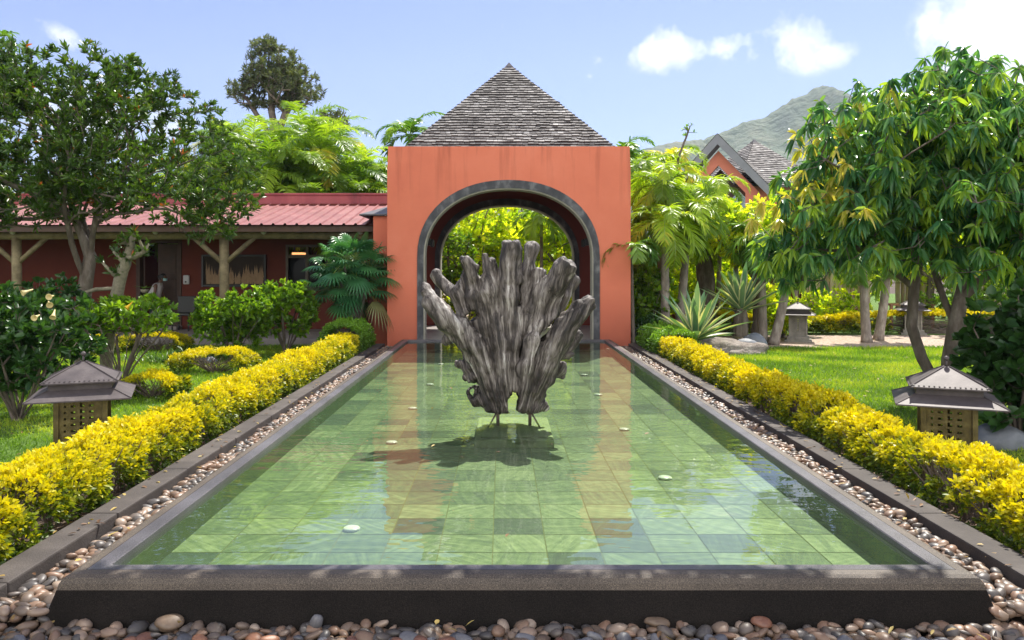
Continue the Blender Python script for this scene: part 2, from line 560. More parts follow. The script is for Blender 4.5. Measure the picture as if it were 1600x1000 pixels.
# leaves
G = {}
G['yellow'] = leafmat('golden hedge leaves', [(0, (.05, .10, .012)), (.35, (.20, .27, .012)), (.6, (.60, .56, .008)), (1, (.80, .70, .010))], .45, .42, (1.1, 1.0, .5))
G['lime'] = leafmat('lime hedge leaves', [(0, (.08, .18, .02)), (1, (.22, .42, .035))], .42, .42)
G['bush'] = leafmat('glossy bush leaves', [(0, (.09, .20, .018)), (.6, (.20, .36, .025)), (1, (.34, .50, .035))], .52, .3)
G['dark'] = leafmat('dark bush leaves', [(0, (.025, .07, .018)), (1, (.06, .15, .03))], .38, .33)
G['left'] = leafmat('narrow tree leaves', [(0, (.04, .09, .016)), (.6, (.08, .16, .022)), (.93, (.16, .25, .03)), (.97, (.45, .12, .03)), (1, (.45, .12, .03))], .38, .3)
G['mango'] = leafmat('mango leaves', [(0, (.055, .18, .075)), (.45, (.14, .32, .09)), (.8, (.36, .52, .05)), (.9, (.50, .50, .06)), (1, (.78, .66, .20))], .5, .26)
G['far'] = leafmat('far tree leaves', [(0, (.07, .10, .045)), (1, (.17, .21, .08))], .4, .5)
G['palm'] = leafmat('areca palm leaflets', [(0, (.07, .17, .02)), (.5, (.22, .36, .03)), (.85, (.46, .62, .045)), (1, (.68, .58, .07))], .6, .35)
G['palm_green'] = leafmat('green palm leaflets', [(0, (.05, .15, .03)), (.6, (.14, .29, .035)), (1, (.3, .45, .05))], .5, .33)
G['fan'] = leafmat('fan palm leaves', [(0, (.035, .14, .055)), (.8, (.085, .26, .08)), (.9, (.10, .18, .05)), (1, (.40, .28, .14))], .3, .32)
G['bright'] = leafmat('bright garden leaves', [(0, (.24, .40, .025)), (.5, (.60, .72, .035)), (1, (.90, .86, .06))], .72, .36)
G['agave'] = leafmat('striped agave leaves', [(0, (.10, .22, .12)), (1, (.20, .32, .17))], .3, .35, vary=(.62, .62, .36))
G['grass'] = leafmat('grass blades', [(0, (.10, .21, .015)), (.6, (.25, .42, .025)), (1, (.46, .54, .05))], .5, .5)
G['strap'] = leafmat('strap leaf clump', [(0, (.07, .16, .03)), (1, (.16, .27, .04))], .4, .4)

# pool granite: dark speckled
def granite(name, lo, hi, rough):
    m, t = new_mat(name)
    o = N(t, 'ShaderNodeOutputMaterial')
    b = N(t, 'ShaderNodeBsdfPrincipled')
    tcn = N(t, 'ShaderNodeTexCoord')
    n1 = N(t, 'ShaderNodeTexNoise')
    n1.inputs['Scale'].default_value = 260
    n1.inputs['Detail'].default_value = 3
    n2 = N(t, 'ShaderNodeTexNoise')
    n2.inputs['Scale'].default_value = 2.2
    n2.inputs['Detail'].default_value = 6
    for n in (n1, n2):
        t.links.new(tcn.outputs['Object'], n.inputs[0])
    f = math_(t, 'ADD', math_(t, 'MULTIPLY', math_(t, 'SUBTRACT', n1.outputs['Fac'], .5), 3.2), n2.outputs['Fac'], clamp=True)
    t.links.new(ramp(t, f, [(0, lo), (.6, tuple((a + b2) / 2 for a, b2 in zip(lo, hi))), (1, hi)]), b.inputs['Base Color'])
    b.inputs['Roughness'].default_value = rough
    b.inputs['Specular IOR Level'].default_value = .12 if rough > .65 else .4
    bp = N(t, 'ShaderNodeBump')
    bp.inputs['Strength'].default_value = .5
    bp.inputs['Distance'].default_value = .003
    t.links.new(n1.outputs['Fac'], bp.inputs['Height'])
    t.links.new(bp.outputs[0], b.inputs['Normal'])
    t.links.new(b.outputs[0], o.inputs[0])
    return m


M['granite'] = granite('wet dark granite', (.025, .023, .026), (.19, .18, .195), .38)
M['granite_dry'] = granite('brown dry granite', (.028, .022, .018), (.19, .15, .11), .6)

# green sandstone tiles with curved veins
m, t = new_mat('green stone tiles')
o_ = N(t, 'ShaderNodeOutputMaterial')
b_ = N(t, 'ShaderNodeBsdfPrincipled')
tcn = N(t, 'ShaderNodeTexCoord')
ar = N(t, 'ShaderNodeAttribute', attribute_name='rnd')
ro = N(t, 'ShaderNodeAttribute', attribute_name='ac')
vr = N(t, 'ShaderNodeVectorRotate', rotation_type='Z_AXIS')
t.links.new(tcn.outputs['Object'], vr.inputs['Vector'])
t.links.new(math_(t, 'MULTIPLY', ro.outputs['Fac'], 6.28), vr.inputs['Angle'])
ad = N(t, 'ShaderNodeVectorMath', operation='ADD')
t.links.new(vr.outputs[0], ad.inputs[0])
cx_ = N(t, 'ShaderNodeCombineXYZ')
t.links.new(math_(t, 'MULTIPLY', ro.outputs['Fac'], 37), cx_.inputs[0])
t.links.new(math_(t, 'MULTIPLY', ro.outputs['Fac'], 91), cx_.inputs[2])
t.links.new(cx_.outputs[0], ad.inputs[1])
wv = N(t, 'ShaderNodeTexWave', wave_type='BANDS')
wv.inputs['Scale'].default_value = 3.2
wv.inputs['Distortion'].default_value = 9
wv.inputs['Detail'].default_value = 3
wv.inputs['Detail Scale'].default_value = .8
t.links.new(ad.outputs[0], wv.inputs['Vector'])
mp = N(t, 'ShaderNodeMapping')
mp.inputs['Scale'].default_value = (1.2, 9, 1)
t.links.new(ad.outputs[0], mp.inputs[0])
nn = N(t, 'ShaderNodeTexNoise')
nn.inputs['Scale'].default_value = 2.5
nn.inputs['Detail'].default_value = 7
nn.inputs['Distortion'].default_value = .8
t.links.new(mp.outputs[0], nn.inputs[0])
fv = math_(t, 'ADD', math_(t, 'MULTIPLY', wv.outputs['Fac'], .14), math_(t, 'MULTIPLY', math_(t, 'SUBTRACT', nn.outputs['Fac'], .52), 1.5))
ff = math_(t, 'ADD', math_(t, 'MULTIPLY', ar.outputs['Fac'], .80), math_(t, 'MULTIPLY', fv, .62), clamp=True)
t.links.new(ramp(t, ff, [(0, (.014, .034, .024)), (.3, (.048, .085, .045)), (.6, (.125, .180, .078)), (1, (.32, .38, .185))]), b_.inputs['Base Color'])
b_.inputs['Roughness'].default_value = .6
t.links.new(b_.outputs[0], o_.inputs[0])
M['tiles'] = m
M['grout'] = surf('mossy grout', [(0, (.12, .14, .045)), (1, (.19, .21, .08))], 4, .9, 0)
M['pool_wall'] = surf('algae tinted pool wall', [(0, (.05, .085, .025)), (1, (.12, .17, .05))], 3, .8, .2, 40)

# water: clear tinted surface with fresnel mirror
m, t = new_mat('pool water')
o_ = N(t, 'ShaderNodeOutputMaterial')
tb = N(t, 'ShaderNodeBsdfTransparent')
tb.inputs[0].default_value = (.86, .95, .82, 1)
gl = N(t, 'ShaderNodeBsdfGlossy')
gl.inputs['Roughness'].default_value = .0
gl.inputs[0].default_value = (1, 1, 1, 1)
fr = N(t, 'ShaderNodeFresnel')
fr.inputs['IOR'].default_value = 1.43
tcn = N(t, 'ShaderNodeTexCoord')
mpw = N(t, 'ShaderNodeMapping')
mpw.inputs['Scale'].default_value = (1, 1.6, 1)
t.links.new(tcn.outputs['Object'], mpw.inputs[0])
n1 = N(t, 'ShaderNodeTexNoise')
n1.inputs['Scale'].default_value = 3.2
n1.inputs['Detail'].default_value = 2
t.links.new(mpw.outputs[0], n1.inputs[0])
n2 = N(t, 'ShaderNodeTexNoise')
n2.inputs['Scale'].default_value = 22
n2.inputs['Detail'].default_value = 1
t.links.new(mpw.outputs[0], n2.inputs[0])
# fine ripples only round the sculpture, where water bubbles up
vd = N(t, 'ShaderNodeVectorMath', operation='DISTANCE')
t.links.new(tcn.outputs['Object'], vd.inputs[0])
vd.inputs[1].default_value = (.25, 8.6, 0)
near = math_(t, 'SUBTRACT', 1.25, math_(t, 'MULTIPLY', vd.outputs['Value'], .75), clamp=True)
h = math_(t, 'ADD', math_(t, 'MULTIPLY', n1.outputs['Fac'], .0045), math_(t, 'MULTIPLY', math_(t, 'MULTIPLY', n2.outputs['Fac'], near), .0024))
bp = N(t, 'ShaderNodeBump')
bp.inputs['Strength'].default_value = 1
bp.inputs['Distance'].default_value = 1
t.links.new(h, bp.inputs['Height'])
t.links.new(bp.outputs[0], gl.inputs['Normal'])
t.links.new(bp.outputs[0], fr.inputs['Normal'])
mi = N(t, 'ShaderNodeMixShader')
t.links.new(fr.outputs[0], mi.inputs[0])
md2 = N(t, 'ShaderNodeMixShader')
df2 = N(t, 'ShaderNodeBsdfDiffuse')
df2.inputs[0].default_value = (.40, .55, .36, 1)
md2.inputs[0].default_value = .05      # fine silt that makes the water slightly milky
t.links.new(tb.outputs[0], md2.inputs[1])
t.links.new(df2.outputs[0], md2.inputs[2])
t.links.new(md2.outputs[0], mi.inputs[1])
t.links.new(gl.outputs[0], mi.inputs[2])
t.links.new(mi.outputs[0], o_.inputs[0])
M['water'] = m

# driftwood: streaks follow the grain, which fans out from the foot of the stump
m, t = new_mat('weathered driftwood')
o_ = N(t, 'ShaderNodeOutputMaterial')
b_ = N(t, 'ShaderNodeBsdfPrincipled')
ga = N(t, 'ShaderNodeAttribute', attribute_name='rnd')
gr = N(t, 'ShaderNodeAttribute', attribute_name='ac')
tcn = N(t, 'ShaderNodeTexCoord')
cb = N(t, 'ShaderNodeCombineXYZ')
t.links.new(math_(t, 'MULTIPLY', ga.outputs['Fac'], 30), cb.inputs[0])
t.links.new(math_(t, 'MULTIPLY', gr.outputs['Fac'], 1.5), cb.inputs[1])
sp = N(t, 'ShaderNodeSeparateXYZ')
t.links.new(tcn.outputs['Object'], sp.inputs[0])
t.links.new(math_(t, 'MULTIPLY', sp.outputs[1], 9), cb.inputs[2])
s1 = N(t, 'ShaderNodeTexNoise')
s1.inputs['Scale'].default_value = 1.0
s1.inputs['Detail'].default_value = 9
s1.inputs['Roughness'].default_value = .65
t.links.new(cb.outputs[0], s1.inputs[0])
s2 = N(t, 'ShaderNodeTexNoise')
s2.inputs['Scale'].default_value = 3.0
s2.inputs['Detail'].default_value = 6
t.links.new(tcn.outputs['Object'], s2.inputs[0])
ff = math_(t, 'ADD', math_(t, 'MULTIPLY', math_(t, 'SUBTRACT', s1.outputs['Fac'], .5), 2.6), s2.outputs['Fac'], clamp=True)
cb2 = N(t, 'ShaderNodeCombineXYZ')
t.links.new(math_(t, 'MULTIPLY', ga.outputs['Fac'], 42), cb2.inputs[0])
t.links.new(math_(t, 'MULTIPLY', gr.outputs['Fac'], 2.6), cb2.inputs[1])
t.links.new(math_(t, 'MULTIPLY', sp.outputs[1], 14), cb2.inputs[2])
s3 = N(t, 'ShaderNodeTexNoise')
s3.inputs['Scale'].default_value = 1.0
s3.inputs['Detail'].default_value = 5
s3.inputs['Distortion'].default_value = .6
t.links.new(cb2.outputs[0], s3.inputs[0])
crk = math_(t, 'SUBTRACT', 1, math_(t, 'MULTIPLY', math_(t, 'ABSOLUTE', math_(t, 'SUBTRACT', s3.outputs['Fac'], .5)), 26), clamp=True)
ff = math_(t, 'SUBTRACT', ff, math_(t, 'MULTIPLY', crk, .22), clamp=True)
t.links.new(ramp(t, ff, [(0, (.012, .009, .007)), (.3, (.045, .035, .029)), (.55, (.135, .112, .096)), (.8, (.30, .265, .235)), (1, (.58, .545, .50))]), b_.inputs['Base Color'])
b_.inputs['Roughness'].default_value = .62
bp = N(t, 'ShaderNodeBump')
bp.inputs['Strength'].default_value = .9
bp.inputs['Distance'].default_value = .016
t.links.new(math_(t, 'SUBTRACT', s1.outputs['Fac'], math_(t, 'MULTIPLY', crk, .25)), bp.inputs['Height'])
t.links.new(bp.outputs[0], b_.inputs['Normal'])
t.links.new(b_.outputs[0], o_.inputs[0])
M['drift'] = m

# ================================================================== THE SETTING
def sheet(name, x0, x1, y0, y1, z, mat, nx=1, ny=1, amp=0.0, fr=.3):
    V, Fc = [], []
    for j in range(ny + 1):
        for i in range(nx + 1):
            x, y = x0 + (x1 - x0) * i / nx, y0 + (y1 - y0) * j / ny
            V.append((x, y, z + (noise.noise(Vector((x * fr, y * fr, 3))) * amp if amp else 0)))
    for j in range(ny):
        for i in range(nx):
            a = j * (nx + 1) + i
            Fc.append((a, a + 1, a + nx + 2, a + nx + 1))
    b = MB()
    b.add(V, Fc)
    return tag(b.build(name, mat), kind='structure')


sheet('ground', -900, 900, -60, 1500, -.03, M['soil'])
sheet('lawn', -16, -3.55, 2.5, 18.8, 0, M['lawn'], 30, 40, .03)
lawn_r = sheet('lawn', 3.75, 20, 2.5, 18.6, 0, M['lawn'], 30, 40, .03)
sheet('gravel_path', 3.3, 40, 18.6, 22.2, -.01, M['litter'])
sheet('garden_soil', 3.2, 40, 22.2, 60, -.008, M['lawn'])
sheet('garden_soil', -8, 3.2, 23.4, 60, -.006, M['litter'])

# hill with its peak on the right, far behind the garden
def hill():
    b = MB()
    nx, ny = 320, 60
    prof = [(-900, 330), (700, 300), (940, 245), (1000, 232), (1040, 222), (1080, 216), (1100, 214), (1130, 203), (1160, 190), (1200, 178), (1222, 162), (1240, 151), (1258, 146), (1268, 138),
            (1277, 132), (1284, 131), (1292, 139), (1330, 178), (1400, 195), (1600, 225), (1900, 250), (2600, 300)]
    D0 = 900
    xs = [(p[0] - 784) * D0 / F for p in prof]
    zs = [EYE + (421 - p[1]) * D0 / F for p in prof]
    V, Fc = [], []
    for j in range(ny + 1):
        v = j / ny
        for i in range(nx + 1):
            x = 20 + (620 - 20) * i / nx if True else 0
            x = -150 + 1100 * (i / nx)
            zt = float(np.interp(x, xs, zs)) + noise.noise(Vector((x * .09, 3, 3))) * 2.5 + noise.noise(Vector((x * .3, 3, 8))) * 1.5
            y = D0 - 420 + 420 * v + (0 if v < 1 else 0)
            s = v ** 1.3
            rdg = noise.noise(Vector((x * .012, y * .006, 1))) * .5 + noise.noise(Vector((x * .03, y * .012, 5))) * .25 + noise.noise(Vector((x * .1, y * .05, 9))) * .09
            z = zt * s * (1 + rdg * .8 * (1 - v) * v * 3) + noise.noise(Vector((x * .12, y * .1, 2))) * 2.2 - 2
            V.append((x, y, max(z, -1.5)))
    for i in range(nx + 1):
        V.append((V[ny * (nx + 1) + i][0], D0 + 300, -2))
    for j in range(ny + 1):
        for i in range(nx):
            a = j * (nx + 1) + i
            Fc.append((a, a + 1, a + nx + 2, a + nx + 1))
    b.add(V, Fc)
    tag(b.build('hill', M['hill'], smooth=True), kind='structure')


hill()

# ------------------------------------------------------------------ the pool
PX0, PX1, PY0, PY1 = -2.07, 2.27, 4.22, 17.60


def ring(prof, x0, x1, y0, y1, seg=1):
    b = MB()
    vs, fs = [], []
    for d, z in prof:
        cs = [(x0 - d, y0 - d), (x1 + d, y0 - d), (x1 + d, y1 + d), (x0 - d, y1 + d)]
        for k in range(4):
            p, q = cs[k], cs[(k + 1) % 4]
            for i in range(seg):
                vs.append((p[0] + (q[0] - p[0]) * i / seg, p[1] + (q[1] - p[1]) * i / seg, z))
    n = 4 * seg
    for j in range(len(prof) - 1):
        for k in range(n):
            a, c = j * n + k, j * n + (k + 1) % n
            fs.append((a, a + n, c + n, c))
    b.add(vs, fs)
    return b


pool = empty('reflecting_pool', (0.1, 10.9, 0), 'long shallow reflecting pool of green tiles with a dark granite rim', 'pool')
PI_ = Matrix.Translation((-.1, -10.9, 0))


def under(o, root):
    o.parent = root
    o.matrix_parent_inverse = Matrix.Translation(-root.location)
    return o


under(ring([(0, .19), (0, .252), (.006, .258), (.085, .262)], PX0, PX1, PY0, PY1).build('rim', M['granite'], rn=True), pool)
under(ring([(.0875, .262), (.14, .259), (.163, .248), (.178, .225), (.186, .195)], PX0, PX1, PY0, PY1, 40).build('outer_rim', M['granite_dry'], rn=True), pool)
M['granite_shaded'] = granite('granite darkened as shade', (.004, .0035, .003), (.024, .019, .016), .7)  # same stone coloured near black, standing in for shade on the outer face
under(ring([(.186, .195), (.215, .10), (.25, -.03)], PX0, PX1, PY0, PY1, 20).build('outer_wall', M['granite_shaded'], rn=True), pool)
under(ring([(-.002, .04), (-.002, .20)], PX0, PX1, PY0, PY1).build('inner_wall', M['pool_wall'], rn=True), pool)
g = MB()
g.add([(PX0, PY0, .046), (PX1, PY0, .046), (PX1, PY1, .046), (PX0, PY1, .046)], [(0, 1, 2, 3)])
under(g.build('grout', M['grout']), pool)
T = .34
V, fc, ra, aa = [], [], [], []
tr_ = random.Random(5)
i0 = math.floor((PX0 + .057) / T)
for i in range(i0, i0 + 16):
    for j in range(-3, 40):
        x0, x1 = max(-.057 + i * T + .004, PX0), min(-.057 + (i + 1) * T - .004, PX1)
        y0, y1 = max(4.98 + j * T + .004, PY0), min(4.98 + (j + 1) * T - .004, PY1)
        if x1 - x0 < .01 or y1 - y0 < .01:
            continue
        k = len(V)
        V += [(x0, y0, .05), (x1, y0, .05), (x1, y1, .05), (x0, y1, .05)]
        fc.append((k, k + 1, k + 2, k + 3))
        r = tr_.random()
        val = tr_.uniform(.16, .34) if r < .13 else (tr_.uniform(.48, .62) if r < .34 else tr_.uniform(.62, .92))
        ra += [val] * 4
        aa += [tr_.random()] * 4
under(np_mesh('floor_tiles', np.array(V), [np.array(fc)], M['tiles'], None, {'rnd': np.array(ra), 'ac': np.array(aa)}), pool)
for (x, y) in [(-1.02, 5.41), (-1.12, 8.11), (-1.13, 10.1), (-1.1, 12.2), (-1.13, 14.8), (1.38, 6.73), (1.35, 8.77), (1.36, 11.2), (1.38, 13.3), (1.38, 15.9)]:
    b = MB()
    b.lathe([(.058, 0), (.058, .012), (.05, .02), (.02, .024)], (x, y, .05), 20)
    under(b.build('pool_light', M['light_disc'], smooth=True), pool)
b = MB()
b.add([(PX0, PY0, .222), (PX1, PY0, .222), (PX1, PY1, .222), (PX0, PY1, .222)], [(0, 1, 2, 3)])
tag(b.build('water', M['water']), kind='structure')

# kerbs beside the pebble channels
for s, xa, xb in ((-1, -2.80, -2.60), (1, 2.82, 3.02)):
    b = MB()
    y = 3.0
    while y < 17.7:
        y2 = min(y + 1.2, 17.75)
        j = random.uniform(-.004, .004)
        b.bbox((xa + j, y + .003, -.03), (xb + j, y2 - .003, .17), .012)
        y = y2
    tag(b.build('kerb', M['kerb']), kind='structure')
    # soil strip the hedge grows in
    sheet('planting_bed', (xa - 1.0) if s < 0 else xb, xa if s < 0 else xb + .95, 2.4, 18.2, .06, M['soil'], 4, 60, .05, 2)
sheet('pebble_bed', -3.6, 4.0, 2.6, 17.8, -.012, M['soil'])

# ------------------------------------------------------------------ pebbles
def pebble_mesh(seed, sub=2):
    bm = bmesh.new()
    bmesh.ops.create_icosphere(bm, subdivisions=sub, radius=1)
    r = random.Random(seed)
    sx, sy, sz = r.uniform(.85, 1.15), r.uniform(.6, .85), r.uniform(.36, .6)
    off = Vector((r.random() * 50, r.random() * 50, 0))
    for v in bm.verts:
        c = v.co.copy()
        c *= 1 + .22 * noise.noise(c * .9 + off)
        # flatten into a rounded super-ellipsoid like a river stone
        v.co = Vector((c.x * sx, c.y * sy, c.z * sz))
    return bm


PEB = []
for k in range(10):
    bm = pebble_mesh(k, 3)
    me = bpy.data.meshes.new('pebble')
    bm.to_mesh(me)
    bm.free()
    me.polygons.foreach_set('use_smooth', [True] * len(me.polygons))
    PEB.append(me)
pm = {}
pm['grey'] = surf('grey river stone', [(0, (.07, .068, .072)), (.5, (.13, .125, .13)), (1, (.22, .21, .21))], 3, .42, .15, 25, obj_random=True, amix=.6)
pm['tan'] = surf('tan river stone', [(0, (.07, .046, .030)), (.5, (.135, .09, .058)), (1, (.22, .155, .10))], 3, .42, .15, 25, obj_random=True, amix=.6)
pm['rusty'] = surf('rusty red river stone', [(0, (.11, .05, .035)), (.5, (.20, .09, .055)), (1, (.34, .16, .08))], 3, .42, .15, 25, obj_random=True, amix=.6)
M['pebbles'] = surf('mixed river stones', [(0, (.045, .042, .042)), (.3, (.10, .085, .075)), (.5, (.17, .12, .085)), (.75, (.23, .135, .085)), (1, (.36, .29, .225))], 6, .45, .15, 25, attr='rnd', amix=.85)

cand = []
pr = random.Random(11)


def pebfield(x0, x1, y0, y1, dx, dy, z0, reg, layers=1):
    y = y0
    while y < y1:
        x = x0
        while x < x1:
            for l in range(layers):
                cx, cy = x + pr.uniform(-.45, .45) * dx + dx / 2, y + pr.uniform(-.45, .45) * dy + dy / 2
                if x0 < cx < x1 and y0 < cy < y1:
                    cand.append((cx, cy, z0 + l * .028 + pr.uniform(-.006, .014), reg, pr.uniform(.72, 1.3)))
            x += dx
        y += dy


pebfield(-2.6, 2.85, 3.1, 3.99, .066, .058, .005, 'front', 2)
pebfield(-2.58, -2.29, 3.99, 17.7, .062, .055, .07, 'left', 2)
pebfield(2.48, 2.80, 3.99, 17.7, .062, .055, .07, 'right', 2)


def inframe(c):
    px, py = 784 + F * c[0] / c[1], 421 + F * (EYE - c[2] - .03) / c[1]
    return -10 < px < 1610 and py < 1010


def rank(c):
    return (0 if inframe(c) else 1, c[1])


cand.sort(key=rank)
# only the upper layer of the nearest stones is really seen
near_, rest = [], []
for c in cand:
    (near_ if (len(near_) < 296 and inframe(c)) else rest).append(c)
base_r = .04
where = {'front': 'pebble bed below the front rim of the pool', 'left': 'pebble channel at the left front corner of the pool',
         'right': 'pebble channel at the right front corner of the pool'}
proto = {}
for c in near_:
    kind = pr.choices(['grey', 'tan', 'rusty'], [.42, .36, .22])[0]
    me = pr.choice(PEB)
    key = (me.name, kind)
    if key not in proto:
        mm = me.copy()
        mm.name = 'pebble'
        mm.materials.clear()
        mm.materials.append(pm[kind])
        proto[key] = mm
    o = bpy.data.objects.new('pebble', proto[key])
    COL.objects.link(o)
    s = base_r * c[4]
    o.scale = (s * pr.uniform(.9, 1.2), s, s)
    o.location = c[:3]
    o.rotation_euler = (pr.uniform(-.45, .45), pr.uniform(-.45, .45), pr.uniform(0, 6.28))
    cn = {'grey': 'smooth grey', 'tan': 'smooth tan', 'rusty': 'smooth rusty red'}[kind]
    tag(o, f'{cn} river pebble in the {where[c[3]]}', 'pebble', f'{kind} pebbles in the {where[c[3]]}')
# four stones that stand out
for (x, y, D, sc, rot, mt, lb) in [((498), 968, 4.0, (.028, .022, .055), (.2, .35, .3), 'grey', 'slender blue grey pebble standing on end against the front of the pool'),
                                   (265, 990, 3.95, (.062, .05, .036), (.3, 0, .4), 'tan', 'large flat tan pebble below the left part of the front rim'),
                                   (1188, 975, 3.97, (.048, .04, .03), (.2, .1, .2), 'rusty', 'large rounded orange pebble below the right part of the front rim'),
                                   (1024, 967, 4.0, (.058, .035, .03), (0, .1, .1), 'tan', 'wide pale brown pebble lying highest in the front bed')]:
    mm = PEB[2].copy()
    mm.materials.clear()
    mm.materials.append(pm[mt])
    o = bpy.data.objects.new('pebble', mm)
    COL.objects.link(o)
    p = P(x, y, D)
    o.location = (p.x, min(p.y, 3.95), max(p.z, .07))
    o.scale = (sc[0], sc[1] * 1.2, sc[2] * 2)
    o.rotation_euler = rot
    tag(o, lb, 'pebble')
pv, pf, pa = [], [], []
tp = []
for k in range(8):
    bm = pebble_mesh(20 + k, 2)
    tp.append((np.array([v.co[:] for v in bm.verts]), np.array([[v.index for v in f.verts] for f in bm.faces])))
    bm.free()
cnt = 0
for c in rest:
    if c[1] < 3.3:
        continue
    vv, ff_ = tp[pr.randrange(8)]
    e = Matrix.Rotation(pr.uniform(0, 6.28), 3, 'Z') @ Matrix.Rotation(pr.uniform(-.5, .5), 3, 'X') @ Matrix.Rotation(pr.uniform(-.5, .5), 3, 'Y')
    v2 = (vv * (base_r * c[4])) @ np.array(e).T + np.array(c[:3])
    pv.append(v2)
    pf.append(ff_ + cnt)
    pa.append(np.full(len(v2), pr.random()))
    cnt += len(v2)
tag(np_mesh('pebbles', np.concatenate(pv), [np.concatenate(pf)], M['pebbles'], None, {'rnd': np.concatenate(pa)}, True), kind='stuff')

# ================================================================== GATEHOUSE
GX = .15


def arch(a, b, zs, z0, n=28, e=2.15):
    pts = [(-a, z0), (-a, zs * .6)]
    for i in range(n + 1):
        th = math.pi - math.pi * i / n
        c, s = math.cos(th), math.sin(th)
        pts.append((a * math.copysign(abs(c) ** (2 / e), c), zs + b * abs(s) ** (2 / e)))
    pts += [(a, zs * .6), (a, z0)]
    return pts


def arch_wall(b, xl, xr, zt, pts, y0, y1, cx):
    """wall slab y0..y1 with the arch cut out of it"""
    n = len(pts)
    top = []
    for (x, z) in pts:
        # project each arch point on the outer outline
        top.append(None)
    out = []
    for i, (x, z) in enumerate(pts):
        if i == 0:
            out.append((xl - cx, pts[0][1]))
        elif i == n - 1:
            out.append((xr - cx, pts[-1][1]))
        elif i == 1:
            out.append((xl - cx, z))
        elif i == n - 2:
            out.append((xr - cx, z))
        else:
            t_ = (i - 2) / (n - 5)
            if t_ < .14:
                zz = pts[2][1] + (zt - pts[2][1]) * t_ / .14
                out.append((xl - cx, zz))
            elif t_ > .86:
                zz = pts[2][1] + (zt - pts[2][1]) * (1 - t_) / .14
                out.append((xr - cx, zz))
            else:
                out.append((xl - cx + (xr - xl) * (t_ - .14) / .72, zt))
    vs = []
    for y in (y0, y1):
        vs += [(cx + x, y, z) for x, z in pts] + [(cx + x, y, z) for x, z in out]
    fs = []
    for i in range(n - 1):
        fs.append((i, i + 1, n + i + 1, n + i))
        fs.append((2 * n + i, 3 * n + i, 3 * n + i + 1, 2 * n + i + 1))
        fs.append((i, 2 * n + i, 2 * n + i + 1, i + 1))
        fs.append((n + i, n + i + 1, 3 * n + i + 1, 3 * n + i))
    b.add(vs, fs)


def arch_band(b, po, pi, y0, y1, cx):
    n = len(po)
    vs = []
    for y in (y0, y1):
        vs += [(cx + x, y, z) for x, z in po] + [(cx + x, y, z) for x, z in pi]
    fs = []
    for i in range(n - 1):
        fs += [(i, n + i, n + i + 1, i + 1), (2 * n + i, 2 * n + i + 1, 3 * n + i + 1, 3 * n + i),
               (n + i, 3 * n + i, 3 * n + i + 1, n + i + 1), (i, i + 1, 2 * n + i + 1, 2 * n + i)]
    b.add(vs, fs)


gate_h = empty('gatehouse', (GX, 20.4, 0), 'orange rendered gatehouse with an arched passage and a tall pyramid shingle roof', 'gatehouse')
XL, XR, ZT = -2.56, 2.88, 4.57
b = MB()
ARO = arch(2.04, 1.72, 2.10, -.03)
ARI = arch(1.90, 1.54, 2.10, -.03)
AR3 = arch(1.872, 1.512, 2.10, -.03)
arch_wall(b, XL, XR, ZT, arch(2.03, 1.71, 2.10, -.03), 17.8, 18.15, GX)
arch_wall(b, XL, XR, ZT - .05, arch(2.03, 1.71, 2.10, -.03), 22.55, 22.9, GX)
b.box((XL + .002, 18.15, -.03), (XL + .3, 22.55, ZT - .02))
b.box((XR - .3, 18.15, -.03), (XR - .002, 22.55, ZT - .02))
under(b.build('wall', M['render'], rn=True), gate_h)
b = MB()
arch_band(b, ARO, ARI, 17.775, 18.2, GX)
under(b.build('arch_trim', M['basalt'], rn=True), gate_h)
b = MB()
arch_band(b, arch(1.90, 1.54, 2.10, -.03), AR3, 17.80, 18.22, GX)
under(b.build('arch_reveal', M['trim_edge'], rn=True), gate_h)
b = MB()
arch_band(b, ARO, ARI, 22.45, 22.93, GX)
under(b.build('arch_trim', M['basalt'], rn=True), gate_h)
b = MB()
arch_band(b, ARI, AR3, 22.43, 22.95, GX)
under(b.build('arch_reveal', M['trim_edge'], rn=True), gate_h)
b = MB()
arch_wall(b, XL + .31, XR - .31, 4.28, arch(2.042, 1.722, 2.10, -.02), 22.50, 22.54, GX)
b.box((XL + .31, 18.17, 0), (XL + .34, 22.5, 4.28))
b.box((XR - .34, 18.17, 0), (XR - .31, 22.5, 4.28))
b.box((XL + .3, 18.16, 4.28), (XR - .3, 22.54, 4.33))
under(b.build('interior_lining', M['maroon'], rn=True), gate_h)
b = MB()
b.bbox((XL + .2, 17.84, -.03), (XR - .2, 22.95, .24), .01)
under(b.build('passage_floor', M['inner_floor']), gate_h)
for sx in (-1, 1):      # small iron wall lamps inside the passage
    b = MB()
    x = GX + sx * 1.98
    b.bbox((x - .05, 19.9, 2.42), (x + .05, 20.0, 2.6), .01)
    b.lathe([(.03, 0), (.055, .03), (.055, .16), (.02, .2)], (x - sx * .09, 19.95, 2.38), 10)
    under(b.build('wall_lamp', M['frame_blk']), gate_h)


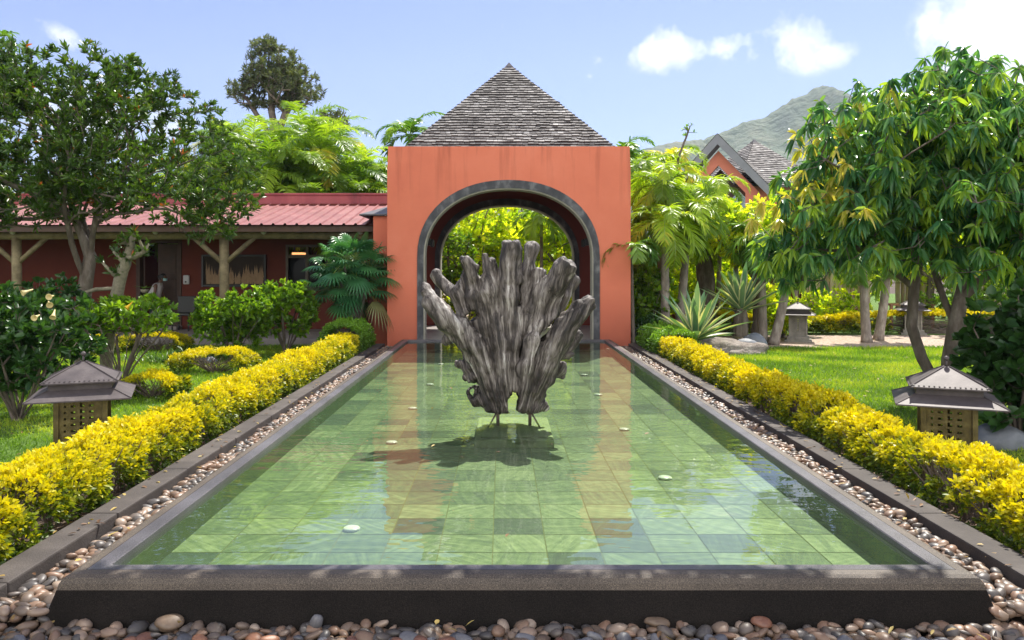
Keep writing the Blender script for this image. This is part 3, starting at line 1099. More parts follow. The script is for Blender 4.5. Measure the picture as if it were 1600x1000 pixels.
def shingle_roof(root, cx, cy, half, z0, h, rows, wd=.13, rot=0.0, nm='roof', edge=None):
    b = MB()
    r = random.Random(3)
    Rz = Matrix.Rotation(rot, 4, 'Z')
    for f in range(4):
        Mf = Matrix.Translation((cx, cy, z0)) @ Rz @ Matrix.Rotation(f * math.pi / 2, 4, 'Z')
        for k in range(rows):
            s0, s1 = k / rows, min((k + 1.35) / rows, 1)
            hw = half * (1 - s0)
            n = max(1, int(2 * hw / wd))
            edges = [-hw + 2 * hw * i / n + (r.uniform(-.25, .25) * wd if 0 < i < n else 0) for i in range(n + 1)]
            sag = r.uniform(-.004, .004)
            rowtone = r.uniform(-.12, .12)
            for i in range(n):
                xa, xb = edges[i] + .003, edges[i + 1] - .003
                j = r.uniform(-.012, .012)
                lift = .046 + r.uniform(0, .012) + sag
                if r.random() < .012:
                    j += .03
                    lift += .015
                y0_ = -half * (1 - s0) - j
                y1_ = -half * (1 - s1)
                za, zb = h * s0 - j, h * s1
                lim = half * (1 - s1)
                xa1, xb1 = max(min(xa, lim), -lim), max(min(xb, lim), -lim)
                nx_ = h / math.hypot(h, half)
                ny_ = half / math.hypot(h, half)
                th = .050

                def pt(x, y, z, l):
                    return Mf @ Vector((x, y - nx_ * l, z + ny_ * l))
                vs = [pt(xa, y0_, za, lift), pt(xb, y0_, za, lift), pt(xb1, y1_, zb, .006), pt(xa1, y1_, zb, .006),
                      pt(xa, y0_, za, lift - th), pt(xb, y0_, za, lift - th)]
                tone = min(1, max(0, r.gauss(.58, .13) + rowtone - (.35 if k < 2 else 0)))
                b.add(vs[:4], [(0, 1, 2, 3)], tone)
                b.add([vs[0], vs[1], vs[4], vs[5], vs[2], vs[3]], [(2, 3, 1, 0), (2, 0, 5), (3, 4, 1)], max(0, tone * .3 - .1))  # dark end grain, coloured darker still to deepen the shade under each course
    rf = under(b.build(nm, M['shingle']), root)
    b = MB()
    ap = Matrix.Translation((cx, cy, z0)) @ Rz
    e = half * .055
    zz = h * (1 - .055)
    b.add([ap @ Vector(p) for p in ((-e - .05, -e - .05, zz - .02), (e + .05, -e - .05, zz - .02), (e + .05, e + .05, zz - .02), (-e - .05, e + .05, zz - .02), (0, 0, h + .09))],
          [(0, 1, 4), (1, 2, 4), (2, 3, 4), (3, 0, 4), (3, 2, 1, 0)], .1)
    o = b.build('roof_cap', M['dark_metal'])
    o.parent = rf
    b = MB()
    hh = half - .02
    b.add([ap @ Vector(p) for p in ((-hh, -hh, -.05), (hh, -hh, -.05), (hh, hh, -.05), (-hh, hh, -.05), (0, 0, h - .06), (-hh, -hh, -.0), (hh, -hh, 0), (hh, hh, 0), (-hh, hh, 0))],
          [(0, 1, 6, 5), (1, 2, 7, 6), (2, 3, 8, 7), (3, 0, 5, 8), (5, 6, 4), (6, 7, 4), (7, 8, 4), (8, 5, 4)], .1)
    o = b.build('roof_boarding', M['dark_metal'])
    o.parent = rf
    return rf


shingle_roof(gate_h, .19, 20.72, 2.42, 4.60, 2.52, 33)
# flat top of the walls round the roof
b = MB()
b.box((XL + .01, 18.14, 4.50), (XR - .01, 22.8, 4.553))
under(b.build('wall_top', M['parapet']), gate_h)

# ================================================================== VERANDA BUILDING
ver = empty('veranda_building', (-9, 21, 0), 'long low dark red building with a pink corrugated veranda roof on log posts', 'building')
b = MB()
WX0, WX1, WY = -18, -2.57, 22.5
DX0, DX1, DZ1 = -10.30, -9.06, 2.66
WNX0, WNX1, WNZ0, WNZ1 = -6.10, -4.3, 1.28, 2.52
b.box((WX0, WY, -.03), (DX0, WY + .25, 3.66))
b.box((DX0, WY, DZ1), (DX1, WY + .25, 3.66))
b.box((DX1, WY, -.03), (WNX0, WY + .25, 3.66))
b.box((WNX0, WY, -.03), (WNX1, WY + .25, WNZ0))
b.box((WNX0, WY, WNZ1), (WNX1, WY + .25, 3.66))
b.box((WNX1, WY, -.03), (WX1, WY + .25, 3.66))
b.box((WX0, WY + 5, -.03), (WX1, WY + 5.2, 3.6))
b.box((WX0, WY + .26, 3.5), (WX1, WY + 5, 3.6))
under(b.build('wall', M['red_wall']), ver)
b = MB()
b.bbox((WX0, 22.62, 3.68), (WX1, 22.9, 3.965), .01)
b.bbox((WX0, 22.58, 3.935), (WX1, 22.94, 3.985), .008)
under(b.build('parapet', M['parapet']), ver)
# corrugated roof sheet
b = MB()
prof = []
x = WX0
r = random.Random(8)
while x < -2.98:
    prof += [(x, 0), (x + .20, 0), (x + .222, .038), (x + .258, .038)]
    x += .28
prof.append((x, 0))
vs, fs, vals = [], [], []
for (y, z) in ((18.95, 2.885), (20.8, 3.27), (22.66, 3.66)):
    for px_, pz in prof:
        vs.append((px_, y, z + pz))
        vs.append((px_, y, z + pz - .006))
n = len(prof) * 2
for j in range(2):
    for i in range(len(prof) - 1):
        a = j * n + 2 * i
        fs.append((a, a + 2, a + n + 2, a + n))
        fs.append((a + 1, a + n + 1, a + n + 3, a + 3))
for i in range(len(prof) - 1):
    fs.append((2 * i, 2 * i + 1, 2 * i + 3, 2 * i + 2))
b.add(vs, fs)
b.a = [((i // 8) * 7919 % 100) / 100 for i in range(len(b.v))]
under(b.build('roof', M['tin']), ver)
b = MB()
b.box((WX0, 19.02, 2.72), (-2.98, 19.06, 2.86))
b.box((WX0, 19.06, 2.79), (-2.98, 22.5, 2.81))
under(b.build('eave_board', M['dark_wood']), ver)
b = MB()
pts = [(WX0 + i * 1.0, 19.5, 2.66 + .008 * math.sin(i * 1.7)) for i in range(16)]
b.tube(pts, [.105 + .006 * math.sin(i * 2.3) for i in range(16)], 14)
under(b.build('log_beam', M['log'], smooth=True), ver)
for x in (-14.2, -11.89 + 0, -6.8, -3.40):
    if x == -11.89:
        x = -11.88
    b = MB()
    b.tube([(x, 19.5, -.03), (x + .01, 19.5, 1.3), (x, 19.5, 2.6)], [.125, .115, .11], 14)
    o = under(b.build('log_post', M['log'], smooth=True), ver)
    for s in (-1, 1):
        if x > -4 and s > 0:
            continue
        b = MB()
        b.tube([(x + s * .04, 19.5, 1.98), (x + s * .74, 19.5, 2.60)], .062, 10)
        q = b.build('brace', M['log'], smooth=True)
        q.parent = o
for px_ in (20, 132, 243, 412, 563):
    p = P(px_, 361.5, 19.3)
    b = MB()
    b.lathe([(.02, -.075), (.055, -.05), (.075, 0), (.055, .05), (.02, .075)], tuple(p), 16)
    b.tube([p + Vector((0, .06, .0)), p + Vector((0, .18, .07))], .02, 6)
    under(b.build('eave_lamp', M['white_pl'], smooth=True), ver)
# veranda floor and step
b = MB()
b.bbox((WX0, 19.3, -.03), (-2.98, 22.5, .14), .015)
under(b.build('veranda_floor', M['paving']), ver)
# doorway: open, with timber lining, a leaf of the door folded back
b = MB()
for (a, c) in (((DX0 - .02, WY - .03, .14), (DX0 + .09, WY + .2, DZ1)), ((DX1 - .09, WY - .03, .14), (DX1 + .02, WY + .2, DZ1)), ((DX0 + .09, WY - .03, DZ1 - .1), (DX1 - .09, WY + .2, DZ1 + .02))):
    b.bbox(a, c, .008)
df = under(b.build('door_frame', M['dark_wood']), ver)
b = MB()
b.bbox((DX1 - .70, WY + .10, .16), (DX1 - .1, WY + .15, DZ1 - .12), .008)
for zz in (.3, 1.0, 1.7):
    b.bbox((DX1 - .62, WY + .085, zz), (DX1 - .18, WY + .11, zz + .55), .01)
dl = under(b.build('door', M['dark_wood']), ver)
b = MB()
b.tube([(DX1 - .64, WY + .09, 1.05), (DX1 - .64, WY + .04, 1.05), (DX1 - .56, WY + .04, 1.05)], .012, 6)
q = b.build('handle', M['brass'])
q.parent = dl
b = MB()
b.box((DX0 - .6, WY + .3, .10), (DX1 + .6, WY + 5, .14))
under(b.build('indoor_floor', M['dark_wood']), ver)
b = MB()
b.bbox((DX0 - .05, WY - .45, .145), (DX1 + .05, WY - .035, .24), .01)
under(b.build('door_step', M['paving']), ver)
# windows
def window(x0, x1, z0, z1):
    b = MB()
    y0, y1 = WY - .03, WY + .08
    b.bbox((x0, y0, z0), (x0 + .07, y1, z1), .006)
    b.bbox((x1 - .07, y0, z0), (x1, y1, z1), .006)
    b.bbox((x0 + .07, y0, z1 - .07), (x1 - .07, y1, z1), .006)
    b.bbox((x0 + .07, y0, z0), (x1 - .07, y1, z0 + .07), .006)
    zt = z0 + (z1 - z0) * .70
    b.bbox((x0 + .07, y0 + .005, zt), (x1 - .07, y1 - .005, zt + .09), .006)
    nn_ = 3
    for i in range(1, nn_):
        xm = x0 + (x1 - x0) * i / nn_
        b.bbox((xm - .045, y0 + .008, z0 + .07), (xm + .045, y1 - .008, zt), .006)
        b.bbox((xm - .03, y0 + .008, zt + .09), (xm + .03, y1 - .008, z1 - .07), .006)
    fr_ = under(b.build('window', M['win_wood']), ver)
    b = MB()
    b.box((x0 + .05, WY + .03, z0 + .05), (x1 - .05, WY + .04, zt + .03))
    q = b.build('pane', M['glass'])
    q.parent = fr_
    b = MB()
    b.bbox((x0 - .06, WY - .08, z0 - .06), (x1 + .06, WY - .032, z0 - .003), .008)
    q = b.build('sill', M['win_wood'])
    q.parent = fr_


window(WNX0, WNX1, WNZ0, WNZ1)
p = P(463, 397, 23.4)
b = MB()
b.bbox((p.x - .16, 23.5, p.z - .03), (p.x + .16, 23.9, p.z + .05), .015)
tag(b.build('ceiling_lamp', M['lamp_glow']), 'warm lit lamp seen through the upper window pane of the veranda building', 'lamp')

# end wall between veranda and gatehouse, with its own little dark roof
annex = empty('side_wall', (-2.8, 19.3, 0), 'narrow orange wall bay between the veranda and the gatehouse, under a small dark roof', 'wall')
b = MB()
b.box((-2.985, 18.5, -.03), (-2.565, 22.4, 3.06))
under(b.build('wall', M['render']), annex)
b = MB()
b.add([(-3.30, 18.42, 3.07), (-2.566, 18.42, 3.07), (-2.566, 18.42, 3.10), (-3.30, 18.42, 3.10), (-3.3, 20.5, 3.07), (-2.566, 20.5, 3.42), (-2.566, 20.5, 3.45), (-2.9, 20.5, 3.45)],
      [(0, 1, 2, 3), (3, 2, 6, 7), (0, 3, 7, 4), (1, 5, 6, 2), (4, 7, 6, 5), (0, 4, 5, 1)])
under(b.build('roof', M['dark_metal']), annex)

# framed picture of pampas plumes
pic = empty('picture', (-7.55, 22.4, 1.8), 'wide dark framed picture of tan pampas plumes on the veranda wall', 'picture')
b = MB()
X0, X1, Z0, Z1 = -8.46, -6.64, 1.33, 2.24
for a, c in (((X0, 22.42, Z0), (X0 + .06, 22.495, Z1)), ((X1 - .06, 22.42, Z0), (X1, 22.495, Z1)), ((X0 + .06, 22.42, Z0), (X1 - .06, 22.495, Z0 + .06)), ((X0 + .06, 22.42, Z1 - .06), (X1 - .06, 22.495, Z1))):
    b.bbox(a, c, .006)
under(b.build('frame', M['frame_blk']), pic)
b = MB()
b.box((X0 + .06, 22.47, Z0 + .06), (X1 - .06, 22.49, Z1 - .06))
under(b.build('canvas', M['picture_bg']), pic)
b = MB()
r = random.Random(2)
for i in range(26):
    x = X0 + .14 + (X1 - X0 - .28) * i / 25 + r.uniform(-.02, .02)
    hh = r.uniform(.32, .66) * (1 if i % 3 else 1.1)
    hh = min(hh, .70)
    wv_ = r.uniform(.035, .06)
    zb = Z0 + .08
    lean = r.uniform(-.04, .04)
    pts = []
    nn_ = 14
    for k in range(nn_ + 1):
        tt = k / nn_
        pts.append((x + lean * tt + wv_ * math.sin(math.pi * min(1, tt * .8 + .25)) * (1.0 - tt ** 3) * (1 + r.uniform(-.25, .25)), zb + hh * tt))
    for k in range(nn_, -1, -1):
        tt = k / nn_
        pts.append((x + lean * tt - wv_ * math.sin(math.pi * min(1, tt * .8 + .25)) * (1.0 - tt ** 3) * (1 + r.uniform(-.25, .25)), zb + hh * tt))
    yy = 22.466 - i * .0004
    b.add([(p_[0], yy, p_[1]) for p_ in pts], [tuple(range(len(pts)))], r.random())
under(b.build('plumes', M['pampas']), pic)
# soap dispenser / intercom box
p = P(291.5, 437, 22.45)
disp = empty('wall_dispenser', p, 'small white rounded plastic dispenser on the red wall beside the doorway', 'dispenser')
b = MB()
b.bbox((p.x - .085, 22.40, p.z - .13), (p.x + .085, 22.495, p.z + .13), .035)
under(b.build('case', M['white_pl'], smooth=False), disp)
b = MB()
b.lathe([(.025, 0), (.025, .01)], (0, 0, 0), 12)
for i in range(len(b.v)):
    v = b.v[i]
    b.v[i] = (p.x + v[0], 22.398 - v[2], p.z - .06 + v[1])
under(b.build('button', M['frame_blk']), disp)

# dark wicker chair beside the door
ch = empty('veranda_chair', (-8.75, 21.9, .14), 'dark chair on the veranda just right of the doorway', 'chair')
b = MB()
b.bbox((-9.0, 21.65, .56), (-8.5, 22.15, .62), .02)
under(b.build('seat', M['frame_blk']), ch)
b = MB()
b.bbox((-9.0, 22.12, .62), (-8.5, 22.17, 1.08), .02)
under(b.build('backrest', M['frame_blk']), ch)
for x in (-8.97, -8.53):
    for y in (21.68, 22.12):
        b = MB()
        b.tube([(x, y, .14), (x, y, .56)], .022, 8)
        under(b.build('leg', M['frame_blk']), ch)

# ================================================================== DRIFTWOOD SCULPTURE
SD = 8.5
sculpt = empty('driftwood_sculpture', (.09, SD, .05), 'tall grey driftwood root sculpture with fanned out stubby limbs, standing in the pool', 'sculpture')


def sc(x, y, dy=0.0):
    """pixel of the close crop (origin 640,360, scale 3.334) -> point near the sculpture plane"""
    p = P(640 + x / 3.334, 360 + y / 3.334, SD)
    return Vector((p.x, SD + dy, p.z))


S_ = 1 / 3.334 * SD / F
limbs = [  # points (x, y, depth), radius in crop px
    ([(520, 900, 0), (520, 760, 0), (515, 600, .02), (520, 450, 0), (525, 250, -.02), (528, 60, -.05)], [95, 95, 98, 84, 56, 43]),
    ([(450, 930, 0), (450, 760, 0), (430, 600, .05), (380, 450, .02), (340, 300, 0), (320, 215, -.05), (285, 150, -.1)], [55, 75, 88, 72, 48, 30, 20]),
    ([(640, 940, 0), (620, 760, .0), (620, 600, .05), (650, 450, .02), (700, 350, -.02), (760, 260, -.1), (825, 170, -.15)], [40, 78, 92, 80, 64, 54, 42]),
    ([(450, 850, .02), (390, 670, -.05), (290, 550, -.12), (200, 460, -.16), (135, 380, -.18), (112, 330, -.16), (75, 270, -.12)], [70, 72, 60, 52, 44, 24, 8]),
    ([(300, 450, .02), (235, 350, .10), (175, 280, .18), (118, 228, .22)], [44, 26, 26, 27]),
    ([(400, 480, .0), (405, 330, -.04), (408, 220, -.04), (392, 125, -.05)], [60, 45, 28, 6]),
    ([(430, 420, .04), (432, 260, .02), (428, 150, .0)], [50, 32, 13]),
    ([(600, 520, .03), (600, 380, .06), (615, 240, .08), (640, 90, .08)], [70, 52, 34, 22]),
    ([(628, 96, .08), (655, 76, .09)], [24, 14]),
    ([(640, 420, -.02), (665, 300, -.02), (678, 205, 0)], [62, 46, 30]),
    ([(760, 420, .12), (800, 340, .14), (850, 265, .16), (868, 248, .16)], [50, 42, 30, 24]),
    ([(620, 850, .0), (680, 740, -.08), (740, 620, -.14), (800, 510, -.18), (870, 430, -.2), (905, 390, -.2), (935, 345, -.2)], [72, 66, 58, 60, 50, 42, 20]),
    ([(905, 400, -.2), (948, 372, -.2)], [36, 18]),
    ([(760, 640, -.1), (835, 590, -.05), (880, 530, -.02)], [36, 26, 16]),
    ([(790, 650, -.1), (850, 640, -.12)], [16, 7]),
    ([(345, 700, .0), (290, 620, .04), (262, 600, .06)], [50, 26, 10]),
    ([(350, 760, .0), (300, 705, .02), (238, 700, .03)], [50, 26, 7]),
    ([(330, 740, .0), (292, 770, .02)], [26, 8]),
    ([(420, 880, .0), (360, 870, .05), (335, 850, .07), (320, 820, .08)], [42, 44, 34, 20]),
    ([(640, 900, .0), (690, 920, .0), (715, 912, .0)], [44, 24, 8]),
    ([(660, 860, 0), (705, 850, 0)], [24, 5]),
    # buttress ridges running up the front and the back
    ([(500, 900, -.08), (490, 700, -.17), (470, 520, -.12), (440, 350, .02)], [34, 34, 30, 20]),
    ([(590, 900, -.10), (600, 720, -.20), (640, 560, -.16), (690, 420, -.02), (740, 330, .06)], [40, 36, 34, 26, 16]),
    ([(540, 700, -.14), (550, 560, -.14), (560, 430, .02)], [30, 26, 12]),
    ([(430, 760, -.08), (370, 620, -.12), (300, 520, -.12)], [34, 34, 26]),
    ([(520, 880, .15), (500, 600, .3), (420, 400, .28), (360, 300, .2)], [70, 70, 50, 26]),
    ([(560, 880, .15), (610, 600, .28), (700, 450, .3), (760, 400, .22)], [70, 66, 50, 30]),
    ([(470, 900, .05), (455, 600, .04), (470, 400, .03), (478, 300, .02), (475, 225, .02)], [70, 92, 62, 44, 16]),
    ([(585, 900, .05), (585, 650, .04), (580, 500, .05)], [70, 85, 50]),
    ([(700, 560, .04), (720, 420, .02), (735, 330, .0), (740, 240, .0)], [60, 62, 46, 14]),
    ([(380, 560, .04), (350, 430, .04), (330, 320, .03)], [66, 60, 34]),
    ([(300, 420, .06), (262, 330, .05), (290, 260, .04), (300, 210, .03)], [46, 36, 26, 14]),
    ([(345, 200, -.04), (262, 138, -.06)], [24, 10]),
    ([(800, 700, -.02), (770, 760, .02)], [16, 30]),
    ([(250, 520, -.14), (200, 560, -.1), (185, 580, -.08)], [30, 22, 10]),
]
bmS = MB()
for pts, rad in limbs:
    P3 = [sc(*q) for q in pts]
    # resample smoothly
    fine, fr_ = [], []
    for i in range(len(P3) - 1):
        for k in range(6):
            u = k / 6
            p0, p1, p2, p3 = P3[max(i - 1, 0)], P3[i], P3[i + 1], P3[min(i + 2, len(P3) - 1)]
            q = .5 * ((2 * p1) + (-p0 + p2) * u + (2 * p0 - 5 * p1 + 4 * p2 - p3) * u * u + (-p0 + 3 * p1 - 3 * p2 + p3) * u ** 3)
            fine.append(q)
            fr_.append((rad[i] * (1 - u) + rad[i + 1] * u) * S_ * 1.0)
    fine.append(P3[-1])
    fr_.append(rad[-1] * S_)
    d0 = (fine[0] - fine[1]).normalized()
    bmS.tube([fine[0] + d0 * fr_[0] * .7] + fine, [fr_[0] * .35] + fr_, 18)
for (x, y, rx, rz, dp) in ((530, 690, 140, 230, .16), (535, 850, 118, 110, .14), (450, 560, 90, 150, .12)):
    c_ = sc(x, y, .02)
    bm = bmesh.new()
    bmesh.ops.create_icosphere(bm, subdivisions=4, radius=1)
    bm.verts.index_update()
    bmS.add([(c_.x + v.co.x * rx * S_, c_.y + v.co.y * dp, c_.z + v.co.z * rz * S_) for v in bm.verts], [[v.index for v in f.verts] for f in bm.faces])
    bm.free()
o = bmS.build('tmp_wood', M['drift'])
md = o.modifiers.new('r', 'REMESH')
md.mode = 'VOXEL'
md.voxel_size = .0105
dg = bpy.context.evaluated_depsgraph_get()
ev = o.evaluated_get(dg)
me = bpy.data.meshes.new_from_object(ev)
bpy.data.objects.remove(o)
# bore the hollows: between the feet, the eye on the left, the slits between limbs
cut = MB()


def cutter(x, y, rx, rz, rot=0.0):
    c = sc(x, y)
    bm = bmesh.new()
    bmesh.ops.create_icosphere(bm, subdivisions=3, radius=1)
    for v in bm.verts:
        k = 1 + .25 * noise.noise(v.co * 1.3 + Vector((x * .01, y, 0)))
        q = Vector((v.co.x * rx * S_ * k, v.co.y * .9, v.co.z * rz * S_ * k))
        v.co = Matrix.Rotation(rot, 3, 'Y') @ q + c
    bm.verts.index_update()
    cut.add([v.co for v in bm.verts], [[v.index for v in f.verts] for f in bm.faces])
    bm.free()


cutter(542, 905, 44, 78)
cutter(328, 850, 20, 28)
cutter(325, 440, 36, 32, .2)
cutter(708, 525, 26, 95, .62)
cutter(575, 330, 18, 70, .12)
wd_ = bpy.data.objects.new('raw_wood', me)
COL.objects.link(wd_)
cu_ = cut.build('cutter', M['drift'])
mdb = wd_.modifiers.new('b', 'BOOLEAN')
mdb.operation = 'DIFFERENCE'
mdb.object = cu_
mdb.solver = 'EXACT'
md = wd_.modifiers.new('r', 'REMESH')
md.mode = 'VOXEL'
md.voxel_size = .0105
dg = bpy.context.evaluated_depsgraph_get()
me = bpy.data.meshes.new_from_object(wd_.evaluated_get(dg))
bpy.data.objects.remove(wd_)
bpy.data.objects.remove(cu_)
base = sc(530, 1010)
n = len(me.vertices)
C = np.empty(n * 3, dtype=np.float32)
me.vertices.foreach_get('co', C)
C = C.reshape(-1, 3)
nr = np.empty(n * 3, dtype=np.float32)
me.vertices.foreach_get('normal', nr)
nr = nr.reshape(-1, 3)
ang = np.arctan2(C[:, 0] - base.x, C[:, 2] - base.z + .35)
rad_ = np.hypot(C[:, 0] - base.x, C[:, 2] - base.z + .35)
disp_ = np.empty(n, dtype=np.float32)
for i in range(n):
    a, rr, y = float(ang[i]), float(rad_[i]), float(C[i, 1])
    g1 = noise.noise(Vector((a * 9, rr * 1.1, y * 5)))
    g2 = noise.noise(Vector((a * 24, rr * 2.2, y * 14 + 4)))
    g3 = noise.noise(Vector((C[i, 0] * 6, y * 6, C[i, 2] * 6)))
    g4 = noise.noise(Vector((a * 60, rr * 5, y * 30 + 8)))
    g5 = 1 - 2 * abs(noise.noise(Vector((a * 15 + 3, rr * 2.0 + 7, y * 8))))
    g6 = noise.noise(Vector((C[i, 0] * 16, y * 16, C[i, 2] * 16)))
    rdg = 1 - 2 * abs(g1)
    disp_[i] = .016 * rdg + .014 * g2 + .030 * g3 + .013 * g4 + .012 * g5 + .009 * g6 - .002
C2 = C + nr * disp_[:, None]
# the hollow between the two feet
hx, hz = sc(545, 890).x, sc(545, 890).z
dxx = (C2[:, 0] - hx) / .075
dzz = (C2[:, 2] - hz) / .15
rr = np.hypot(dxx, dzz)
# flat sawn foot
zf = .30
C2[:, 2] = np.maximum(C2[:, 2], zf + (C2[:, 2] - zf) * .03)
me.vertices.foreach_set('co', C2.astype(np.float32).ravel())
for k, a in (('rnd', ang), ('ac', rad_)):
    at = me.attributes.new(k, 'FLOAT', 'POINT')
    at.data.foreach_set('value', a.astype(np.float32))
me.name = 'wood'
me.materials.clear()
me.materials.append(M['drift'])
me.polygons.foreach_set('use_smooth', [True] * len(me.polygons))
wood = bpy.data.objects.new('wood', me)
COL.objects.link(wood)
under(wood, sculpt)
for xx in (778, 828):
    p0 = P(xx, 640, SD)
    b = MB()
    b.tube([(p0.x, SD, .40), (p0.x, SD, .15)], .018, 8)
    b.tube([(p0.x, SD, .32), (p0.x + (.10 if xx > 800 else -.10), SD - .1, .155)], .009, 6)
    b.lathe([(.035, .0), (.035, .012)], (p0.x, SD, .275), 12)
    under(b.build('steel_foot', M['steel']), sculpt)
b = MB()
b.bbox((-.27, 7.86, .052), (.52, 9.05, .14), .02)
b.bbox((-.21, 7.93, .141), (.46, 8.98, .155), .005)
M['plinth'] = surf('pale green stone plinth', [(0, (.28, .34, .16)), (1, (.44, .50, .27))], 5, .6, .1)
under(b.build('plinth', M['plinth']), sculpt)

# ================================================================== LANTERNS
def make_lantern(label, loc, rz, stone=False, sc_=1.0):
    root = empty('garden_lantern', loc, label, 'lantern', 'pagoda lanterns on the lawns', rz)
    mt = M['lantern_metal']

    def frustum(b, z0, h0, z1, h1, th=.012, skirt=0.0):
        c = [(-1, -1), (1, -1), (1, 1), (-1, 1)]
        vs = [(x * h0, y * h0, z0) for x, y in c] + [(x * h1, y * h1, z1) for x, y in c] + [(x * h0, y * h0, z0 - th) for x, y in c] + [(x * max(h1, .0), y * max(h1, .0), z1 - th) for x, y in c]
        fs = []
        for k in range(4):
            l = (k + 1) % 4
            fs += [(k, l, 4 + l, 4 + k), (8 + l, 8 + k, 12 + k, 12 + l), (k, 8 + k, 8 + l, l)]
        b.add(vs, fs)
    b = MB()
    frustum(b, .745, .315, .905, .02)
    for k in range(4):      # rolled seams down the hips
        s = [(-1, -1), (1, -1), (1, 1), (-1, 1)][k]
        b.tube([(s[0] * .315, s[1] * .315, .748), (s[0] * .02, s[1] * .02, .908)], .006, 6)
              # row of punched holes along the eave, as dark pips
    for k in range(4):
        Mr = Matrix.Rotation(k * math.pi / 2, 4, 'Z')
        for i in range(15):
            x = -.28 + .56 * i / 14
            b.lathe([(.0075, 0), (.0075, .0035)], (0, 0, 0), 8)
            m_ = Mr @ Matrix.Translation((x, -.297, .7585)) @ Matrix.Rotation(math.atan2(.16, .295), 4, 'X')
            for q in range(len(b.v) - 16, len(b.v)):
                b.v[q] = tuple(m_ @ Vector(b.v[q]))
    b.build('upper_roof', mt, root)
    b = MB()
    frustum(b, .60, .43, .675, .265)
    for k in range(4):
        s = [(-1, -1), (1, -1), (1, 1), (-1, 1)][k]
        b.tube([(s[0] * .43, s[1] * .43, .602), (s[0] * .265, s[1] * .265, .678)], .005, 6)
    b.build('lower_roof', mt, root)
    b = MB()
    b.bbox((-.26, -.26, .64), (.26, .26, .742), .004)
    b.build('collar', mt, root)
    b = MB()
    b.tube([(0, 0, .89), (0, 0, .96)], .009, 8)
    b.lathe([(.004, -.022), (.018, -.012), (.024, 0), (.018, .016), (.004, .024)], (0, 0, .975), 12)
    b.build('finial', mt, root, smooth=True)
    pm_ = M['brass'] if not stone else M['lantern_stone']
    for sx in (-1, 1):
        for sy in (-1, 1):
            b = MB()
            b.bbox((sx * .20 - .022, sy * .20 - .022, .0), (sx * .20 + .022, sy * .20 + .022, .64), .004)
            b.build('corner_post', pm_, root)
    nx, nz = 19, 27
    for k in range(4):
        Mr = Matrix.Rotation(k * math.pi / 2, 4, 'Z')
        b = MB()
        x0, z0, cw, chh = -.178, .09, .356 / nx, .51 / nz
        for i in range(nx):
            for j in range(nz):
                hole = (i % 4 in (1, 2) and j % 3 == 1 and 1 < i < nx - 2 and 1 < j < nz - 2) or (i in (9,) and j % 3 != 0 and 2 < j < nz - 3)
                if hole:
                    continue
                a = Mr @ Vector((x0 + i * cw, -.195, z0 + j * chh)); c = Mr @ Vector((x0 + (i + 1) * cw, -.195, z0 + j * chh))
                d = Mr @ Vector((x0 + (i + 1) * cw, -.195, z0 + (j + 1) * chh)); e = Mr @ Vector((x0 + i * cw, -.195, z0 + (j + 1) * chh))
                b.add([a, c, d, e], [(0, 1, 2, 3)])
        b.bbox((x0, -.203, .0), (x0 + .356, -.187, .089), .003, Mr)
        b.build('pierced_panel', pm_, root)
    b = MB()
    b.bbox((-.27, -.27, -.12), (.27, .27, .05), .015)
    if stone:
        b.bbox((-.33, -.33, -.1), (.33, .33, -.041), .015)
    b.build('plinth', M['lantern_stone'], root)
    root.scale = (sc_,) * 3
    return root


L1 = make_lantern('dark metal pagoda lantern behind the left yellow hedge', (-3.94, 7.5, .05), R(22))
L2 = make_lantern('dark metal pagoda lantern behind the right yellow hedge, near the mango trunk', (4.02, 7.2, .04), R(-24))
L3 = make_lantern('small pale pagoda lantern at the far edge of the right lawn', (7.55, 20.3, .08), R(-20), True)
L4 = copy_tree(L3)
L4.location = (11.6, 22.5, .08)
L4['label'] = 'pale pagoda lantern seen behind the mango trunk, beyond the low far hedge'

# ================================================================== HOUSE ON THE RIGHT
Hs = empty('gabled_house', (10.3, 38, 0), 'distant pink gabled house with grey barge boards and a shingle roof, before the hill', 'house')
ap = P(1121, 209, 38)
ra_ = R(-20)
Mh = Matrix.Translation((ap.x, 38, 0)) @ Matrix.Rotation(ra_, 4, 'Z')
za = ap.z
sl_ = 1.10                      # roof pitch: drop per metre
hwid = 2.6


def hp(x, y, z):
    return Mh @ Vector((x, y, z))


b = MB()
# gable wall with a lozenge opening
def gable(y0, y1, top, hw, inner_top, inner_hw):
    vs = []
    for y in (y0, y1):
        vs += [hp(0, y, top), hp(-hw, y, top - hw * sl_), hp(-hw, y, 0), hp(hw, y, 0), hp(hw, y, top - hw * sl_),
               hp(0, y, inner_top), hp(-inner_hw, y, inner_top - inner_hw * sl_), hp(-inner_hw, y, 2.0), hp(inner_hw, y, 2.0), hp(inner_hw, y, inner_top - inner_hw * sl_)]
    fs = []
    for o_ in (0, 10):
        fs += [(o_ + 0, o_ + 5, o_ + 6, o_ + 1), (o_ + 1, o_ + 6, o_ + 7, o_ + 2), (o_ + 2, o_ + 7, o_ + 8, o_ + 3), (o_ + 3, o_ + 8, o_ + 9, o_ + 4), (o_ + 4, o_ + 9, o_ + 5, o_ + 0)]
    for k in range(5):
        l = (k + 1) % 5
        fs += [(k, l, 10 + l, 10 + k), (5 + k, 15 + k, 15 + l, 5 + l)]
    b.add(vs, fs)


